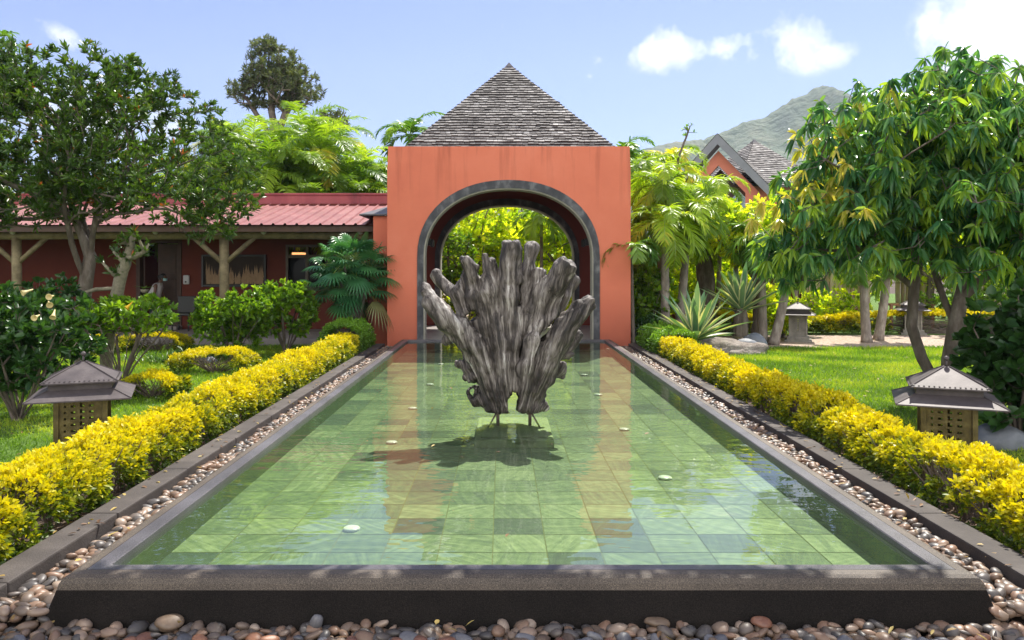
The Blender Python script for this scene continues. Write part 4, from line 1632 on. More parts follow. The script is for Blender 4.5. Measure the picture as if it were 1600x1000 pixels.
gable(.45, .75, za - .75, 2.2, za - 1.45, 1.25)
b.box((-2.18, .75, 0), (-1.95, 7, za - 3.4), Mh)
b.box((1.95, .75, 0), (2.18, 7, za - 3.4), Mh)
under(b.build('wall', M['plaster_pink'], rn=True), Hs)
b = MB()
for s in (-1, 1):
    a = [hp(0, -.03, za), hp(s * hwid, -.03, za - hwid * sl_), hp(s * hwid, -.03, za - hwid * sl_ - .50), hp(0, -.03, za - .50)]
    c = [hp(0, .06, za), hp(s * hwid, .06, za - hwid * sl_), hp(s * hwid, .06, za - hwid * sl_ - .50), hp(0, .06, za - .50)]
    b.add(a + c, [(0, 1, 2, 3), (4, 7, 6, 5), (0, 4, 5, 1), (1, 5, 6, 2), (2, 6, 7, 3), (3, 7, 4, 0)])
under(b.build('barge_board', M['barge'], rn=True), Hs)
b = MB()
for s in (-1, 1):
    rws = 26
    r = random.Random(4)
    for k in range(rws):
        u0, u1 = k / rws, (k + 1.2) / rws
        x0, x1 = hwid * 1.02 * u0, hwid * 1.02 * min(u1, 1)
        nn_ = 22
        for i in range(nn_):
            y0, y1 = -.05 + 3.0 * i / nn_, -.05 + 3.0 * (i + 1) / nn_ - .01
            b.add([hp(s * x0, y0, za - x0 * sl_ + .02), hp(s * x1, y0, za - x1 * sl_ + .045), hp(s * x1, y1, za - x1 * sl_ + .045), hp(s * x0, y1, za - x0 * sl_ + .02), hp(s * x1, y0, za - x1 * sl_ + .02), hp(s * x1, y1, za - x1 * sl_ + .02)],
                  [(0, 1, 2, 3), (1, 4, 5, 2)], min(1, max(.2, r.gauss(.7, .15))))
under(b.build('roof', M['shingle']), Hs)
b = MB()
for s in (-1, 1):
    b.add([hp(0, .0, za - .05), hp(s * hwid, 0, za - .05 - hwid * sl_), hp(s * hwid, 3.0, za - .05 - hwid * sl_), hp(0, 3.0, za - .05)], [(0, 1, 2, 3)])
under(b.build('soffit', M['dark_wood']), Hs)
b = MB()
b.add([hp(-1.4, 1.6, 2), hp(1.4, 1.6, 2), hp(1.4, 1.6, za - 3.2), hp(0, 1.6, za - 1.5), hp(-1.4, 1.6, za - 3.2)], [(0, 1, 2, 3, 4)])
wn = under(b.build('window', M['dark_wood']), Hs)
b = MB()
b.add([hp(.35, 1.5, 2.2), hp(1.35, 1.5, 2.2), hp(1.35, 1.5, za - 3.1), hp(.9, 1.5, za - 2.62), hp(.35, 1.5, za - 3.2)], [(0, 1, 2, 3, 4)])
q = b.build('pane', M['glass_blue'])
q.parent = wn
H2 = empty('pyramid_roofed_house', (13.3, 43, 0), 'far pyramid shingle roof just right of the gabled house, before the hill', 'house')
a2 = P(1178, 217, 43)
b = MB()
b.box((a2.x - 2.4, 40.8, 0), (a2.x + 2.4, 45.2, a2.z - 2.7))
under(b.build('wall', M['plaster_pink']), H2)
shingle_roof(H2, a2.x, 43, 2.9, a2.z - 2.85, 2.75, 24, .2, .3)

# ================================================================== VEGETATION
def envelope(ells, n, thr=-.15, fr=.9, power=.45, seed=0):
    """random points in a union of ellipsoids, biased to the outside, with holes"""
    wts = np.array([e[3] * e[4] * e[5] for e in ells], float)
    wts /= wts.sum()
    out = []
    off = Vector((seed * 7.3, seed * 3.1, 0))
    while len(out) < n:
        e = ells[rng.choice(len(ells), p=wts)]
        d = rdir(1)[0]
        r_ = rng.random() ** power
        p = Vector((e[0] + d[0] * e[3] * r_, e[1] + d[1] * e[4] * r_, e[2] + d[2] * e[5] * r_))
        if noise.noise(p * fr + off) < thr:
            continue
        out.append(p)
    return out


def grow(chains, tips, step, jit=.25, pen=.35, sag=0.0):
    """connect tip points to a hand laid skeleton so that twigs fork like a tree's"""
    pos, par = [], []
    for ch in chains:
        ch = [Vector(c) for c in ch]
        start = None
        if pos:
            A = np.array(pos)
            k = int(np.argmin(((A - np.array(ch[0])) ** 2).sum(1)))
            start = k
        prev = start
        for i in range(len(ch)):
            if i == 0 and start is None:
                pos.append(tuple(ch[0])); par.append(-1); prev = 0
                continue
            if i == 0:
                continue
            a, c = ch[i - 1] if i > 1 or start is None else Vector(pos[start]), ch[i]
            m_ = max(1, int((c - a).length / step))
            for k in range(1, m_ + 1):
                q = a.lerp(c, k / m_)
                if k < m_:
                    q = q + Vector(rdir(1)[0]) * step * jit * .35
                pos.append(tuple(q)); par.append(prev); prev = len(pos) - 1
    nt_ = len(pos)
    plen = [0.0] * len(pos)
    for i in range(1, len(pos)):
        plen[i] = plen[par[i]] + (Vector(pos[i]) - Vector(pos[par[i]])).length
    root = Vector(pos[0])
    tips = sorted(tips, key=lambda p: (p - root).length)
    cap = len(pos) + len(tips) * 14
    A = np.zeros((cap, 3)); A[:len(pos)] = pos
    PL = np.zeros(cap); PL[:len(pos)] = plen
    n = len(pos)
    skip = max(2, int(.25 * nt_)) if len(chains) == 1 else 3
    tipn = []
    for tp_ in tips:
        d = np.sqrt(((A[:n] - np.array(tp_)) ** 2).sum(1)) + pen * PL[:n] * .5
        d[:skip] += 3
        k = int(np.argmin(d))
        a = Vector(A[k])
        L = (tp_ - a).length
        m_ = min(12, max(1, int(L / step)))
        pd = (a - Vector(A[par[k]])).normalized() if par[k] >= 0 else Vector((0, 0, 1))
        ctrl = a + pd * L * .4
        prev = k
        for j in range(1, m_ + 1):
            u = j / m_
            q = a * (1 - u) ** 2 + ctrl * 2 * u * (1 - u) + tp_ * u * u
            if j < m_:
                q = q + Vector(rdir(1)[0]) * step * jit * .5
            A[n] = q
            PL[n] = PL[prev] + (q - Vector(A[prev])).length
            par.append(prev)
            prev = n
            n += 1
        tipn.append(prev)
    return A[:n], par, tipn


def branch_mesh(name, A, par, r0, rtip, mat, parent, e=2.2, rough=.12):
    n = len(par)
    ch = [[] for _ in range(n)]
    for i, p in enumerate(par):
        if p >= 0:
            ch[p].append(i)
    w_ = [0.0] * n
    for i in range(n - 1, -1, -1):
        w_[i] = sum(w_[c] for c in ch[i]) if ch[i] else 1.0
    R_ = [max(rtip, r0 * (w / w_[0]) ** (1 / e)) for w in w_]
    b = MB()
    stack = [0]
    while stack:
        s = stack.pop()
        chain = [s]
        if par[s] >= 0:
            chain = [par[s], s]
        cur = s
        while ch[cur]:
            m_ = max(ch[cur], key=lambda c: w_[c])
            stack += [c for c in ch[cur] if c != m_]
            chain.append(m_)
            cur = m_
        if len(chain) < 2:
            continue
        rr = [R_[c] for c in chain]
        if par[s] >= 0:
            rr[0] = rr[1]
        else:
            rr[0] *= 1.35
        rr[-1] *= .6
        b.tube([A[c] for c in chain], rr, 9 if rr[0] > .05 else (6 if rr[0] > .02 else 4), cap=False, rough=rough)
    return b.build(name, mat, parent, smooth=True)


def whorls(lv, A, par, tips, n_per, L, W, up=.4, spread=1.0, droop=.1, val=None, back=.06, hang=0.0, vr=.22, flush=None):
    """rosettes of leaves on each twig end"""
    for k in tips:
        tip = np.array(A[k])
        p = par[k]
        d = nrm((tip - np.array(A[p]))[None])[0] if p >= 0 else np.array([0, 0, 1.0])
        m_ = max(2, int(rng.normal(n_per, n_per * .25)))
        dirs = nrm(rdir(m_) * spread + d * .7 + np.array([0, 0, up]))
        if hang:
            dirs[:, 2] -= hang * rng.uniform(.3, 1.2, m_)
            dirs = nrm(dirs)
        pos = tip - d * rng.uniform(0, back, m_)[:, None]
        v = rng.random() * .8 if val is None else val(tip)
        if flush is not None and flush(tip):
            rv = rng.uniform(.86, 1.0, m_)
        else:
            rv = np.clip(v + rng.normal(0, vr * .6, m_), 0, .80 if flush is not None else 1)
        lv.add(pos, dirs, rdir(m_, 1.2), L * rng.uniform(.65, 1.15, m_), W * rng.uniform(.75, 1.15, m_), rv, droop * rng.uniform(.3, 1.3, m_))


def tree(name, label, cat, chains, ells, ntips, r0, leafmat_, bark, n_per=10, L=.14, W=.045, step=.35, rtip=.006, group=None, thr=-.15,
         fr=.9, droop=.1, up=.4, hang=0.0, power=.45, pen=.35, back=.06, t='blade', flush=None, spread=1.0, val=None, jit=.25, nm=('trunk', 'crown'), e=2.2):
    root = empty(name, chains[0][0], label, cat, group)
    tips = envelope(ells, ntips, thr, fr, power, seed=len(label))
    A, par, tn = grow(chains, tips, step, jit, pen)
    under(branch_mesh(nm[0], A, par, r0, rtip, bark, None, e), root)
    lv = Leaves()
    whorls(lv, A, par, tn, n_per, L, W, up, spread, droop, back=back, hang=hang, flush=flush, val=val)
    under(lv.build(nm[1], leafmat_, None, t), root)
    return root


# ---- the mango tree on the right lawn
D = 10.4
mango_base = P(1466, 640, D)
mango_base.z = 0


def q_(x, y, dy=0.0):
    p = P(x, y, D + dy)
    return (p.x, p.y, p.z)


tree('mango_tree', 'big round mango tree with long drooping leaves and a forked trunk on the right lawn', 'tree',
     [[(mango_base.x, D, -.05), q_(1462, 600), q_(1440, 560, .05), q_(1424, 510, .1), q_(1428, 450, .1), q_(1436, 400), q_(1420, 330), q_(1400, 250), q_(1390, 180)],
      [(mango_base.x, D, .1), q_(1480, 600, -.05), q_(1484, 560, -.1), q_(1492, 510, -.1), q_(1500, 470, -.1), q_(1530, 440, -.2), q_(1570, 410, -.3), q_(1620, 370, -.4)],
      [q_(1500, 470, -.1), q_(1512, 420, .1), q_(1530, 370, .2), q_(1540, 300, .3), q_(1530, 200, .3), q_(1500, 130, .2)],
      [q_(1490, 510, -.1), q_(1465, 440, .1), q_(1448, 380, .5), q_(1440, 300, .6)],
      [q_(1428, 450, .1), q_(1380, 410, .1), q_(1310, 370, .1), q_(1240, 330, .1)],
      [q_(1420, 330), q_(1350, 290, -.4), q_(1290, 250, -.5)],
      [q_(1512, 420, .1), q_(1570, 350, .5), q_(1630, 280, .7)]],
     [(5.8, 10.4, 3.3, 1.98, 1.9, 1.28), (4.85, 10.3, 3.7, .6, .8, .5), (4.35, 10.2, 2.45, 1.15, 1.2, .85), (6.6, 10.3, 3.2, 1.5, 1.6, 1.5), (5.7, 9.6, 2.5, 1.6, 1.1, .75), (5.9, 10.6, 4.15, 1.1, 1.0, .65), (4.8, 10.6, 2.95, .85, 1.0, .7), (7.6, 9.8, 2.9, 1.3, 1.4, 1.3), (3.85, 10.4, 2.15, .5, .8, .6), (3.95, 10.3, 2.75, .4, .6, .35)],
     2900, .115, G['mango'], M['bark'], n_per=15, L=.178, W=.047, step=.3, thr=-.22, fr=1.2, droop=.6, up=.15, hang=1.25, power=.42, back=.05,
     flush=lambda p: (p[0] < 4.2 and p[2] > 2.4 and rng.random() < .22) or (p[2] > 3.6 and p[0] < 5.2 and rng.random() < .12), spread=.9)

# ---- the open tree on the left, many grey forks
D = 13.6
tree('spreading_tree', 'wide spreading tree with many grey forked branches and small narrow leaves on the left', 'tree',
     [[(q_(132, 560)[0], D, -.05), q_(128, 500), q_(135, 440), q_(142, 400), q_(118, 340), q_(85, 270, .3), q_(40, 200, .4)],
      [q_(142, 400), q_(150, 340, -.2), q_(185, 300, -.3), q_(240, 270, -.5), q_(300, 250, -.5), q_(350, 270, -.5)],
      [q_(142, 400), q_(128, 340, .3), q_(150, 260, .3), q_(170, 190, .2), q_(160, 130, .1)],
      [q_(150, 340, -.2), q_(210, 250, .2), q_(250, 190, .3), q_(260, 140, .3)],
      [q_(118, 340), q_(50, 300, -.5), q_(-40, 260, -.6), q_(-120, 220, -.6)],
      [q_(135, 440), q_(112, 380, -.3), q_(100, 320, -.6), q_(110, 250, -.8), q_(90, 180, -.8)]],
     [(-7.2, 13.6, 4.1, 2.6, 2.0, 1.25), (-9.6, 13.6, 3.9, 2.6, 2.0, 1.5), (-5.1, 13.0, 3.25, 1.3, 1.2, .8), (-7.6, 13.3, 4.95, 2.2, 1.5, .65), (-8.2, 13.2, 3.1, 2.6, 1.6, .6), (-4.7, 12.8, 2.8, .8, .8, .55), (-5.3, 12.7, 2.9, .9, .8, .55)],
     4700, .115, G['left'], M['bark'], n_per=15, L=.13, W=.036, step=.3, thr=-.2, fr=1.0, droop=.1, up=.5, power=.36, pen=.5, back=.12, rtip=.006, e=2.0)
# leaning mossy stump trunk beside it
tree('leaning_tree', 'short leaning trunk hung with dry moss, a few leaf tufts at its top', 'tree',
     [[(P(165, 560, 13.0).x, 13.0, -.03), P(172, 500, 13), P(185, 450, 13), P(200, 400, 12.9), P(208, 370, 12.9)],
      [P(185, 450, 13), P(150, 452, 12.9), P(120, 462, 12.7)]],
     [(P(205, 375, 12.9).x, 12.9, 2.2, .36, .3, .28), (P(175, 420, 12.9).x, 12.9, 1.9, .2, .2, .2)], 22, .10, G['left'], M['moss'], n_per=12, L=.17, W=.04, step=.12, thr=-1, rtip=.012)

# ---- bushes
def bush(label, px, D, w_, h_, z0, ntips, mat, n_per=9, L=.09, W=.045, name='bush', stems=9, bark=None, group=None, thr=-.3, dz=.45, dep=None, hang=0, z_off=0., t='blade', up=.5, cat='bush', droop=.1, top=0.0):
    x = (px - 784) * D / F
    chains = []
    for i in range(stems):
        a = 2 * math.pi * i / stems + rng.uniform(-.3, .3)
        rr = rng.uniform(.2, .45) * w_
        base_ = (x + .05 * math.cos(a), D + .05 * math.sin(a), z_off - .03)
        chains.append([base_, (x + rr * .45 * math.cos(a), D + rr * .45 * math.sin(a), z_off + h_ * .32), (x + rr * math.cos(a), D + rr * math.sin(a), z_off + h_ * .68)])
    chains[0][0] = (x, D, z_off - .03)
    dep = dep or w_ * .45
    return tree(name, label, cat, chains, [(x, D, z_off + h_ * (1 - dz * .5) , w_ * .5, dep, h_ * dz * .5), (x + w_ * .15, D, z_off + h_ * (1 - dz * .55), w_ * .35, dep, h_ * dz * .55),
                                           (x - w_ * .2, D, z_off + h_ * (.96 - dz * .5), w_ * .3, dep, h_ * dz * .5)],
                ntips, .05, mat, bark or M['twig'], n_per=n_per, L=L, W=W, step=h_ * .12, rtip=.004, thr=thr, fr=2.2, hang=hang, group=group, pen=.2, t=t, up=up, droop=droop, nm=('stems', 'foliage'))


bush('twiggy bush with bare stems and light green leaves on top, one yellow flower', 190, 12.6, 1.75, 1.42, 0, 260, G['bush'], 8, .13, .06, stems=14, dz=.42)
bush('dense rounded bright green bush left of the veranda post', 366, 16.3, 1.65, 1.5, 0, 640, G['bush'], 11, .12, .062, dz=.80, thr=-.1)
bush('rounded bright green bush before the veranda window', 447, 17.0, 1.35, 1.62, 0, 540, G['bush'], 11, .12, .062, dz=.74, thr=-.1)
bush('dark leafy shrub with cream trumpet flowers at the left edge', 30, 9.6, 1.9, 1.65, 0, 520, G['dark'], 10, .13, .065, dz=.8, stems=10)
bush('dark green shrub under the spreading tree', 62, 12.2, 1.6, 1.75, 0, 300, G['dark'], 10, .13, .06, dz=.7)
bush('dark large leaved shrub at the right edge, beside the mango tree', 1592, 8.3, 1.15, 1.78, 0, 330, G['dark'], 9, .15, .11, dz=.9, hang=.2)
bush('dark low shrub at the right edge behind the right lantern', 1640, 9.3, 1.7, 1.3, 0, 260, G['dark'], 9, .15, .10, dz=.9)
# flowers as parts of their shrubs
def flower(root, px, py, D, mat, s):
    b = MB()
    p = P(px, py, D)
    b.lathe([(.006, .0), (.012, .4 * s), (.02, .7 * s), (.3 * s, 1.0 * s), (.28 * s, 1.01 * s), (.012, .72 * s)], (0, 0, 0), 12)
    Mx = Matrix.Translation(p) @ Matrix.Rotation(rng.uniform(1.6, 2.6), 4, 'X') @ Matrix.Rotation(rng.uniform(-.6, .6), 4, 'Y')
    b.v = [tuple(Mx @ Vector(v)) for v in b.v]
    under(b.build('flower', mat, smooth=True), root)


M['petal_cream'] = surf('cream petals', [(0, (.55, .42, .16)), (1, (.68, .58, .3))], 8, .6, 0)
M['petal_yellow'] = surf('yellow petals', [(0, (.75, .42, .01)), (1, (.85, .55, .02))], 8, .5, 0)
bs = [o for o in SC.objects if o.name.startswith('bush') and o.parent is None]
flower(bs[0], 208, 471, 12.0, M['petal_yellow'], .14)
for (x, y) in ((52, 452), (84, 462), (76, 471), (86, 484), (62, 492)):
    flower(bs[3], x, y, 8.9, M['petal_cream'], .12)

# ---- clipped hedges
def hedge(label, xa, xb, ya, yb, h_, mat, n, L=.042, W=.022, name='hedge', cat='hedge', wob=.06, shade=None, z0=.05, nstem=90, group=None):
    root = empty(name, ((xa + xb) / 2, (ya + yb) / 2, z0), label, cat, group)
    cx, hw = (xa + xb) / 2, abs(xb - xa) / 2
    y = rng.uniform(ya, yb, n)
    # more sprigs where they show larger
    u = rng.random(n)
    if yb - ya > 4:
        y = ya + (yb - ya) * u ** 1.25
    th = rng.uniform(-.15, math.pi + .15, n)
    rr = rng.uniform(.72, 1.0, n) ** .6
    tips = []
    ex = 2.6
    c, s = np.cos(th), np.maximum(np.sin(th), -.1)
    x = cx + hw * rr * np.sign(c) * np.abs(c) ** (2 / ex)
    z = z0 + h_ * (.30 + .70 * rr * np.sign(s) * np.abs(s) ** (2 / ex))
    low = rng.random(n) < .22
    z[low] = z0 + h_ * rng.uniform(.12, .6, low.sum())
    x[low] = cx + hw * rng.uniform(.5, .97, low.sum()) * rng.choice([-1, 1], low.sum())
    nzv = np.array([noise.noise(Vector((a * 1.6, b_ * 1.1, 0))) for a, b_ in zip(x, y)])
    nz2 = np.array([noise.noise(Vector((a * 5, b_ * 5, c_ * 5))) for a, b_, c_ in zip(x, y, z)])
    z = z + (nzv * wob + nz2 * .05) * ((z - z0) / h_)
    x = x + (nz2 * .07) * np.sign(x - cx)
    keep = (nz2 > -.30) & ((z > z0 + h_ * .4) | (nz2 > -.2))
    x, y, z, nz2 = x[keep], y[keep], z[keep], nz2[keep]
    n = len(x)
    lv = Leaves()
    outw = nrm(np.stack([(x - cx) / hw, np.zeros(n), (z - z0 - h_ * .4) / h_ * 1.4], 1))
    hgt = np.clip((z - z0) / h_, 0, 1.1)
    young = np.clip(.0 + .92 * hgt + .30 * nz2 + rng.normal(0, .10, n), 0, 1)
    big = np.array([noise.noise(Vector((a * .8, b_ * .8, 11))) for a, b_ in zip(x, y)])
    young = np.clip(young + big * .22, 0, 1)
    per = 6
    for k in range(per):
        d = nrm(outw * .7 + rdir(n) * .85 + np.array([0, 0, .35]))
        pos = np.stack([x, y, z], 1) + rdir(n) * .02 - outw * (k * .006)
        sc_ = 1 + .25 * (y / 17)
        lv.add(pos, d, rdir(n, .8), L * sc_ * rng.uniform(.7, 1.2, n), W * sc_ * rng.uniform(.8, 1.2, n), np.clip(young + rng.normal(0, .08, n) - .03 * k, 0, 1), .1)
    under(lv.build('foliage', mat, None, 'diamond'), root)
    b = MB()
    for i in range(nstem):
        sy = rng.uniform(ya + .3, yb - .3)
        sx = cx + rng.uniform(-.35, .35) * hw
        for k in range(4):
            ex_, ey_ = sx + rng.uniform(-.9, .9) * hw, sy + rng.uniform(-.25, .25)
            b.tube([(cx if nstem < 25 else sx, (ya + yb) / 2 if nstem < 25 else sy, z0 - .05), ((sx * 2 + ex_) / 3, (sy * 2 + ey_) / 3, z0 + h_ * .3), (ex_, ey_, z0 + h_ * rng.uniform(.6, .9))], [.009, .007, .003], 4, cap=False)
    under(b.build('stems', M['twig']), root)
    return root


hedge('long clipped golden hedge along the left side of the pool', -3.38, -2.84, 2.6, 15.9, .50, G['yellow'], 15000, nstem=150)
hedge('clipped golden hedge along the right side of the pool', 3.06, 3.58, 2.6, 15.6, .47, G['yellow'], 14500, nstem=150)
hedge('short lime green hedge joining the left golden hedge to the gatehouse', -3.70, -2.80, 15.95, 17.6, .68, G['lime'], 2300, nstem=20)
hedge('short green hedge joining the right golden hedge to the gatehouse', 2.98, 3.85, 15.5, 17.6, .58, G['lime'], 2400, nstem=20)
hedge('low golden shrub under the rounded bush left of the pool', -5.75, -4.35, 13.6, 14.5, .42, G['yellow'], 1500, nstem=14, name='low_shrub', cat='shrub', z0=0)
hedge('small golden shrub just behind the left lantern', -5.35, -4.55, 10.9, 11.7, .36, G['yellow'], 1100, nstem=10, name='low_shrub', cat='shrub', z0=0)
hedge('low golden row of shrubs in front of the veranda on the left', -14.5, -8.0, 16.6, 17.4, .50, G['yellow'], 3600, nstem=30, name='low_shrub', cat='shrub', z0=0)
hedge('low row of golden shrubs before the doorway', -8.4, -6.9, 17.3, 18.0, .42, G['yellow'], 1300, nstem=14, name='low_shrub', cat='shrub', z0=0)
hedge('low golden hedge on the far side of the right lawn', 8.3, 19, 22.3, 23.1, .62, G['yellow'], 6500, L=.07, W=.04, nstem=60, z0=0)
hedge('small golden shrub between the leaning palm and the far lantern', 5.0, 7.2, 21.8, 22.6, .62, G['yellow'], 1600, L=.07, W=.04, nstem=14, name='low_shrub', cat='shrub', z0=0)

# ---- palms
def frond(lv, b, o, az, el, L, nl, wl, ll, droop, vee=.5, tone=.5, curl=0.0, rach=.012):
    """pinnate frond: rachis into b, leaflets into lv"""
    pts = []
    p = Vector(o)
    e_ = el
    m_ = 12
    for i in range(m_ + 1):
        pts.append(p.copy())
        d = Vector((math.cos(az) * math.cos(e_), math.sin(az) * math.cos(e_), math.sin(e_)))
        p = p + d * (L / m_)
        e_ -= droop / m_ * (1.0 + i / m_)
        az += curl / m_
    b.tube(pts, [rach * (1 - .85 * i / m_) for i in range(m_ + 1)], 4, cap=False, val=.6)
    u = np.linspace(.12, 1.0, nl)
    idx = u * m_
    k = np.minimum(idx.astype(int), m_ - 1)
    A_ = np.array([q[:] for q in pts])
    pos = A_[k] + (A_[k + 1] - A_[k]) * (idx - k)[:, None]
    tan = nrm(A_[k + 1] - A_[k])
    side = nrm(np.cross(tan, np.array([0, 0, 1.0])))
    nor = np.cross(side, tan)
    prof = np.sin(np.clip(.25 + u * .8, 0, 1) * math.pi) ** .6 * .85 + .15
    for s in (-1, 1):
        jit_ = rng.normal(0, .12, (nl, 3))
        d = nrm(tan * .65 + side * s * .8 + nor * vee * .6 + jit_)
        lv.add(pos, d, nor + jit_, ll * prof * rng.uniform(.85, 1.1, nl), wl, np.clip(tone + rng.normal(0, .07, nl), 0, 1), rng.uniform(.25, .6, nl))


def palm(label, px, D, zt, nf, L, leafm, nl=34, wl=.05, ll=.45, trunk_r=.07, droop=1.5, lean=0.0, leany=0.0, name='palm_tree', shaft=.0, tone=(.2, .8), els=(1.35, -.2), group=None, stems=1, spread=0.0, pale=False, z0=-.02, elow=None):
    x = (px - 784) * D / F
    root = empty(name, (x, D, z0), label, 'palm', group)
    lv, b, tb_, sh = Leaves(), MB(), MB(), MB()
    for s_ in range(stems):
        ax, ay = (rng.uniform(-spread, spread), rng.uniform(-spread, spread)) if stems > 1 else (0, 0)
        h_ = zt * (rng.uniform(.7, 1.05) if stems > 1 else 1)
        lx, ly = lean + ax * .8, leany + ay * .8
        base_ = Vector((x + ax * .4, D + ay * .4, z0))
        top = Vector((x + ax * .4 + lx, D + ay * .4 + ly, h_))
        n = 14
        pts = [base_.lerp(top, i / n) + Vector((lx * .12 * math.sin(math.pi * i / n), 0, 0)) for i in range(n + 1)]
        tb_.tube(pts, [trunk_r * (1.25 if i == 0 else 1.0 - .35 * i / n + .05 * (i % 2)) for i in range(n + 1)], 10)
        if shaft:
            sp_ = [top + Vector((0, 0, -shaft)), top + Vector((0, 0, -shaft * .8)), top + Vector((0, 0, -shaft * .2)), top + Vector((0, 0, .1))]
            sh.tube(sp_, [trunk_r * .72, trunk_r * .85, trunk_r * .7, trunk_r * .3], 10)
        for i in range(nf):
            u = (i + .5) / nf
            az = i * 2.399 + rng.uniform(-.3, .3)
            el = els[0] * (1 - u) + els[1] * u + rng.uniform(-.12, .12)
            frond(lv, b, top, az, el, L * rng.uniform(.8, 1.1), nl, wl, ll, droop * rng.uniform(.8, 1.2), tone=rng.uniform(*tone) if rng.random() > .06 else .95, rach=trunk_r * .16 + .004)
    under(tb_.build('trunk', M['bark_pale'] if pale else M['bark'], smooth=True), root)
    if shaft:
        under(sh.build('crownshaft', M['shaft'], smooth=True), root)
    cr = under(lv.build('crown', leafm, None, 'strap'), root)
    q = b.build('frond_ribs', M['shaft'])
    q.parent = cr
    return root


M['shaft'] = surf('green palm shaft', [(0, (.14, .22, .04)), (1, (.30, .38, .07))], 4, .5, .05, 30)

# areca palms packed behind the veranda
AG = 'feathery palms crowded behind the veranda roof'
spots = [(330, 27, 5.4), (372, 29, 6.2), (405, 26.5, 5.6), (440, 30, 6.9), (466, 27, 6.0), (498, 29, 6.3), (522, 26.5, 5.3), (548, 28, 5.5), (575, 26.5, 4.7), (600, 28.5, 5.0), (385, 26, 4.6), (430, 26, 4.4), (485, 25.8, 4.5), (540, 25.8, 4.2), (310, 29, 5.6), (350, 26, 4.4)]
for i, (px, D, zt) in enumerate(spots):
    palm('feathery yellow green palm in the crowd of palms behind the veranda roof', px, D, zt - .2, 11, 2.5, G['palm'], nl=46, wl=.045, ll=.60, trunk_r=.06, droop=1.5, stems=3, spread=.7, group=AG, tone=(.05, .75), els=(1.4, .1))
palm('single dark green palm showing just left of the gatehouse roof', 640, 31, 7.0, 12, 1.9, G['palm_green'], nl=30, wl=.07, ll=.5, trunk_r=.09, droop=1.7)
palm('green palm top showing just right of the gatehouse roof', 968, 27, 5.6, 12, 1.6, G['palm_green'], nl=28, wl=.07, ll=.5, trunk_r=.08, droop=1.5)
palm('palm top rising over the spreading tree at the far left', -30, 22, 7.6, 12, 1.7, G['palm_green'], nl=28, wl=.06, ll=.5, trunk_r=.08, droop=1.3)

# manila palms right of the gatehouse
MG = 'slender ringed palms right of the gatehouse'
for (px, D, zt, lean, lb, L, nf, gm) in [
        (1040, 18.8, 2.9, -.02, 'nearest slender ringed palm right of the gatehouse, with a full bright crown', 1.6, 18, 'palm'),
        (1030, 20.0, 3.9, .1, 'upper bright palm crown behind the nearest slender palms', 1.6, 16, 'palm'),
        (1058, 19.4, 3.1, .25, 'slender palm with a slightly leaning ringed trunk, second from the gatehouse', 1.6, 18, 'palm'),
        (1012, 21.0, 2.3, -.1, 'short palm with drooping green fronds against the right corner of the gatehouse', 1.3, 13, 'palm_green'),
        (1072, 24.5, 4.0, 0, 'taller palm rising behind the pair of slender palms', 1.7, 14, 'palm'),
        (1120, 23.5, 3.1, .1, 'bright green palm below the left eave of the gabled house', 1.6, 14, 'palm'),
        (1192, 19.6, 2.5, -.05, 'straight ringed palm trunk left of the leaning one, beside the grey boulders', 1.2, 10, 'palm_green'),
        (1208, 19.4, 2.2, .42, 'ringed palm leaning right beside the far lantern', 1.2, 9, 'palm_green'),
        (1243, 23.0, 2.6, 0, 'thin yellow green palm stem behind the small far lantern', 1.3, 9, 'palm_green'),
        (1354, 20.0, 2.2, -.1, 'pale ringed palm trunk under the mango crown, left of a pair', 1.2, 8, 'palm_green'),
        (1372, 20.6, 2.4, .28, 'pale ringed palm trunk under the mango crown, right of a pair and leaning', 1.2, 8, 'palm_green')]:
    palm(lb, px, D, zt, nf, L, G[gm], nl=44, wl=.040, ll=.44, trunk_r=.12 if D < 21 else .08, droop=1.9, lean=lean, shaft=.75, tone=(.35, .85), els=(1.25, -.35), pale=True, name='palm_tree', z0=-.02)
for (px, D, zt, lb) in ((1005, 24, 4.6, 'palm crown close behind the right corner of the gatehouse, above the bushes'), (1045, 26, 5.2, 'tall palm crown left of the bare sapling'), (1098, 21.5, 3.7, 'yellow green palm crown under the left barge board of the gabled house'), (1150, 22, 3.0, 'low bright palm crown below the right eave of the gabled house')):
    palm(lb, px, D, zt, 16, 1.7, G['palm'], nl=44, wl=.045, ll=.46, trunk_r=.08, droop=1.8, shaft=.5, tone=(.35, .9), els=(1.3, -.2), pale=True)
# a few fronds of the corner palm lean over the wall face
fx = palm('small palm at the right corner of the gatehouse whose fronds hang over the orange wall', 990, 17.9, 2.3, 7, 1.0, G['palm_green'], nl=20, wl=.06, ll=.33, trunk_r=.05, droop=2.0, lean=-.05, els=(.9, .2))

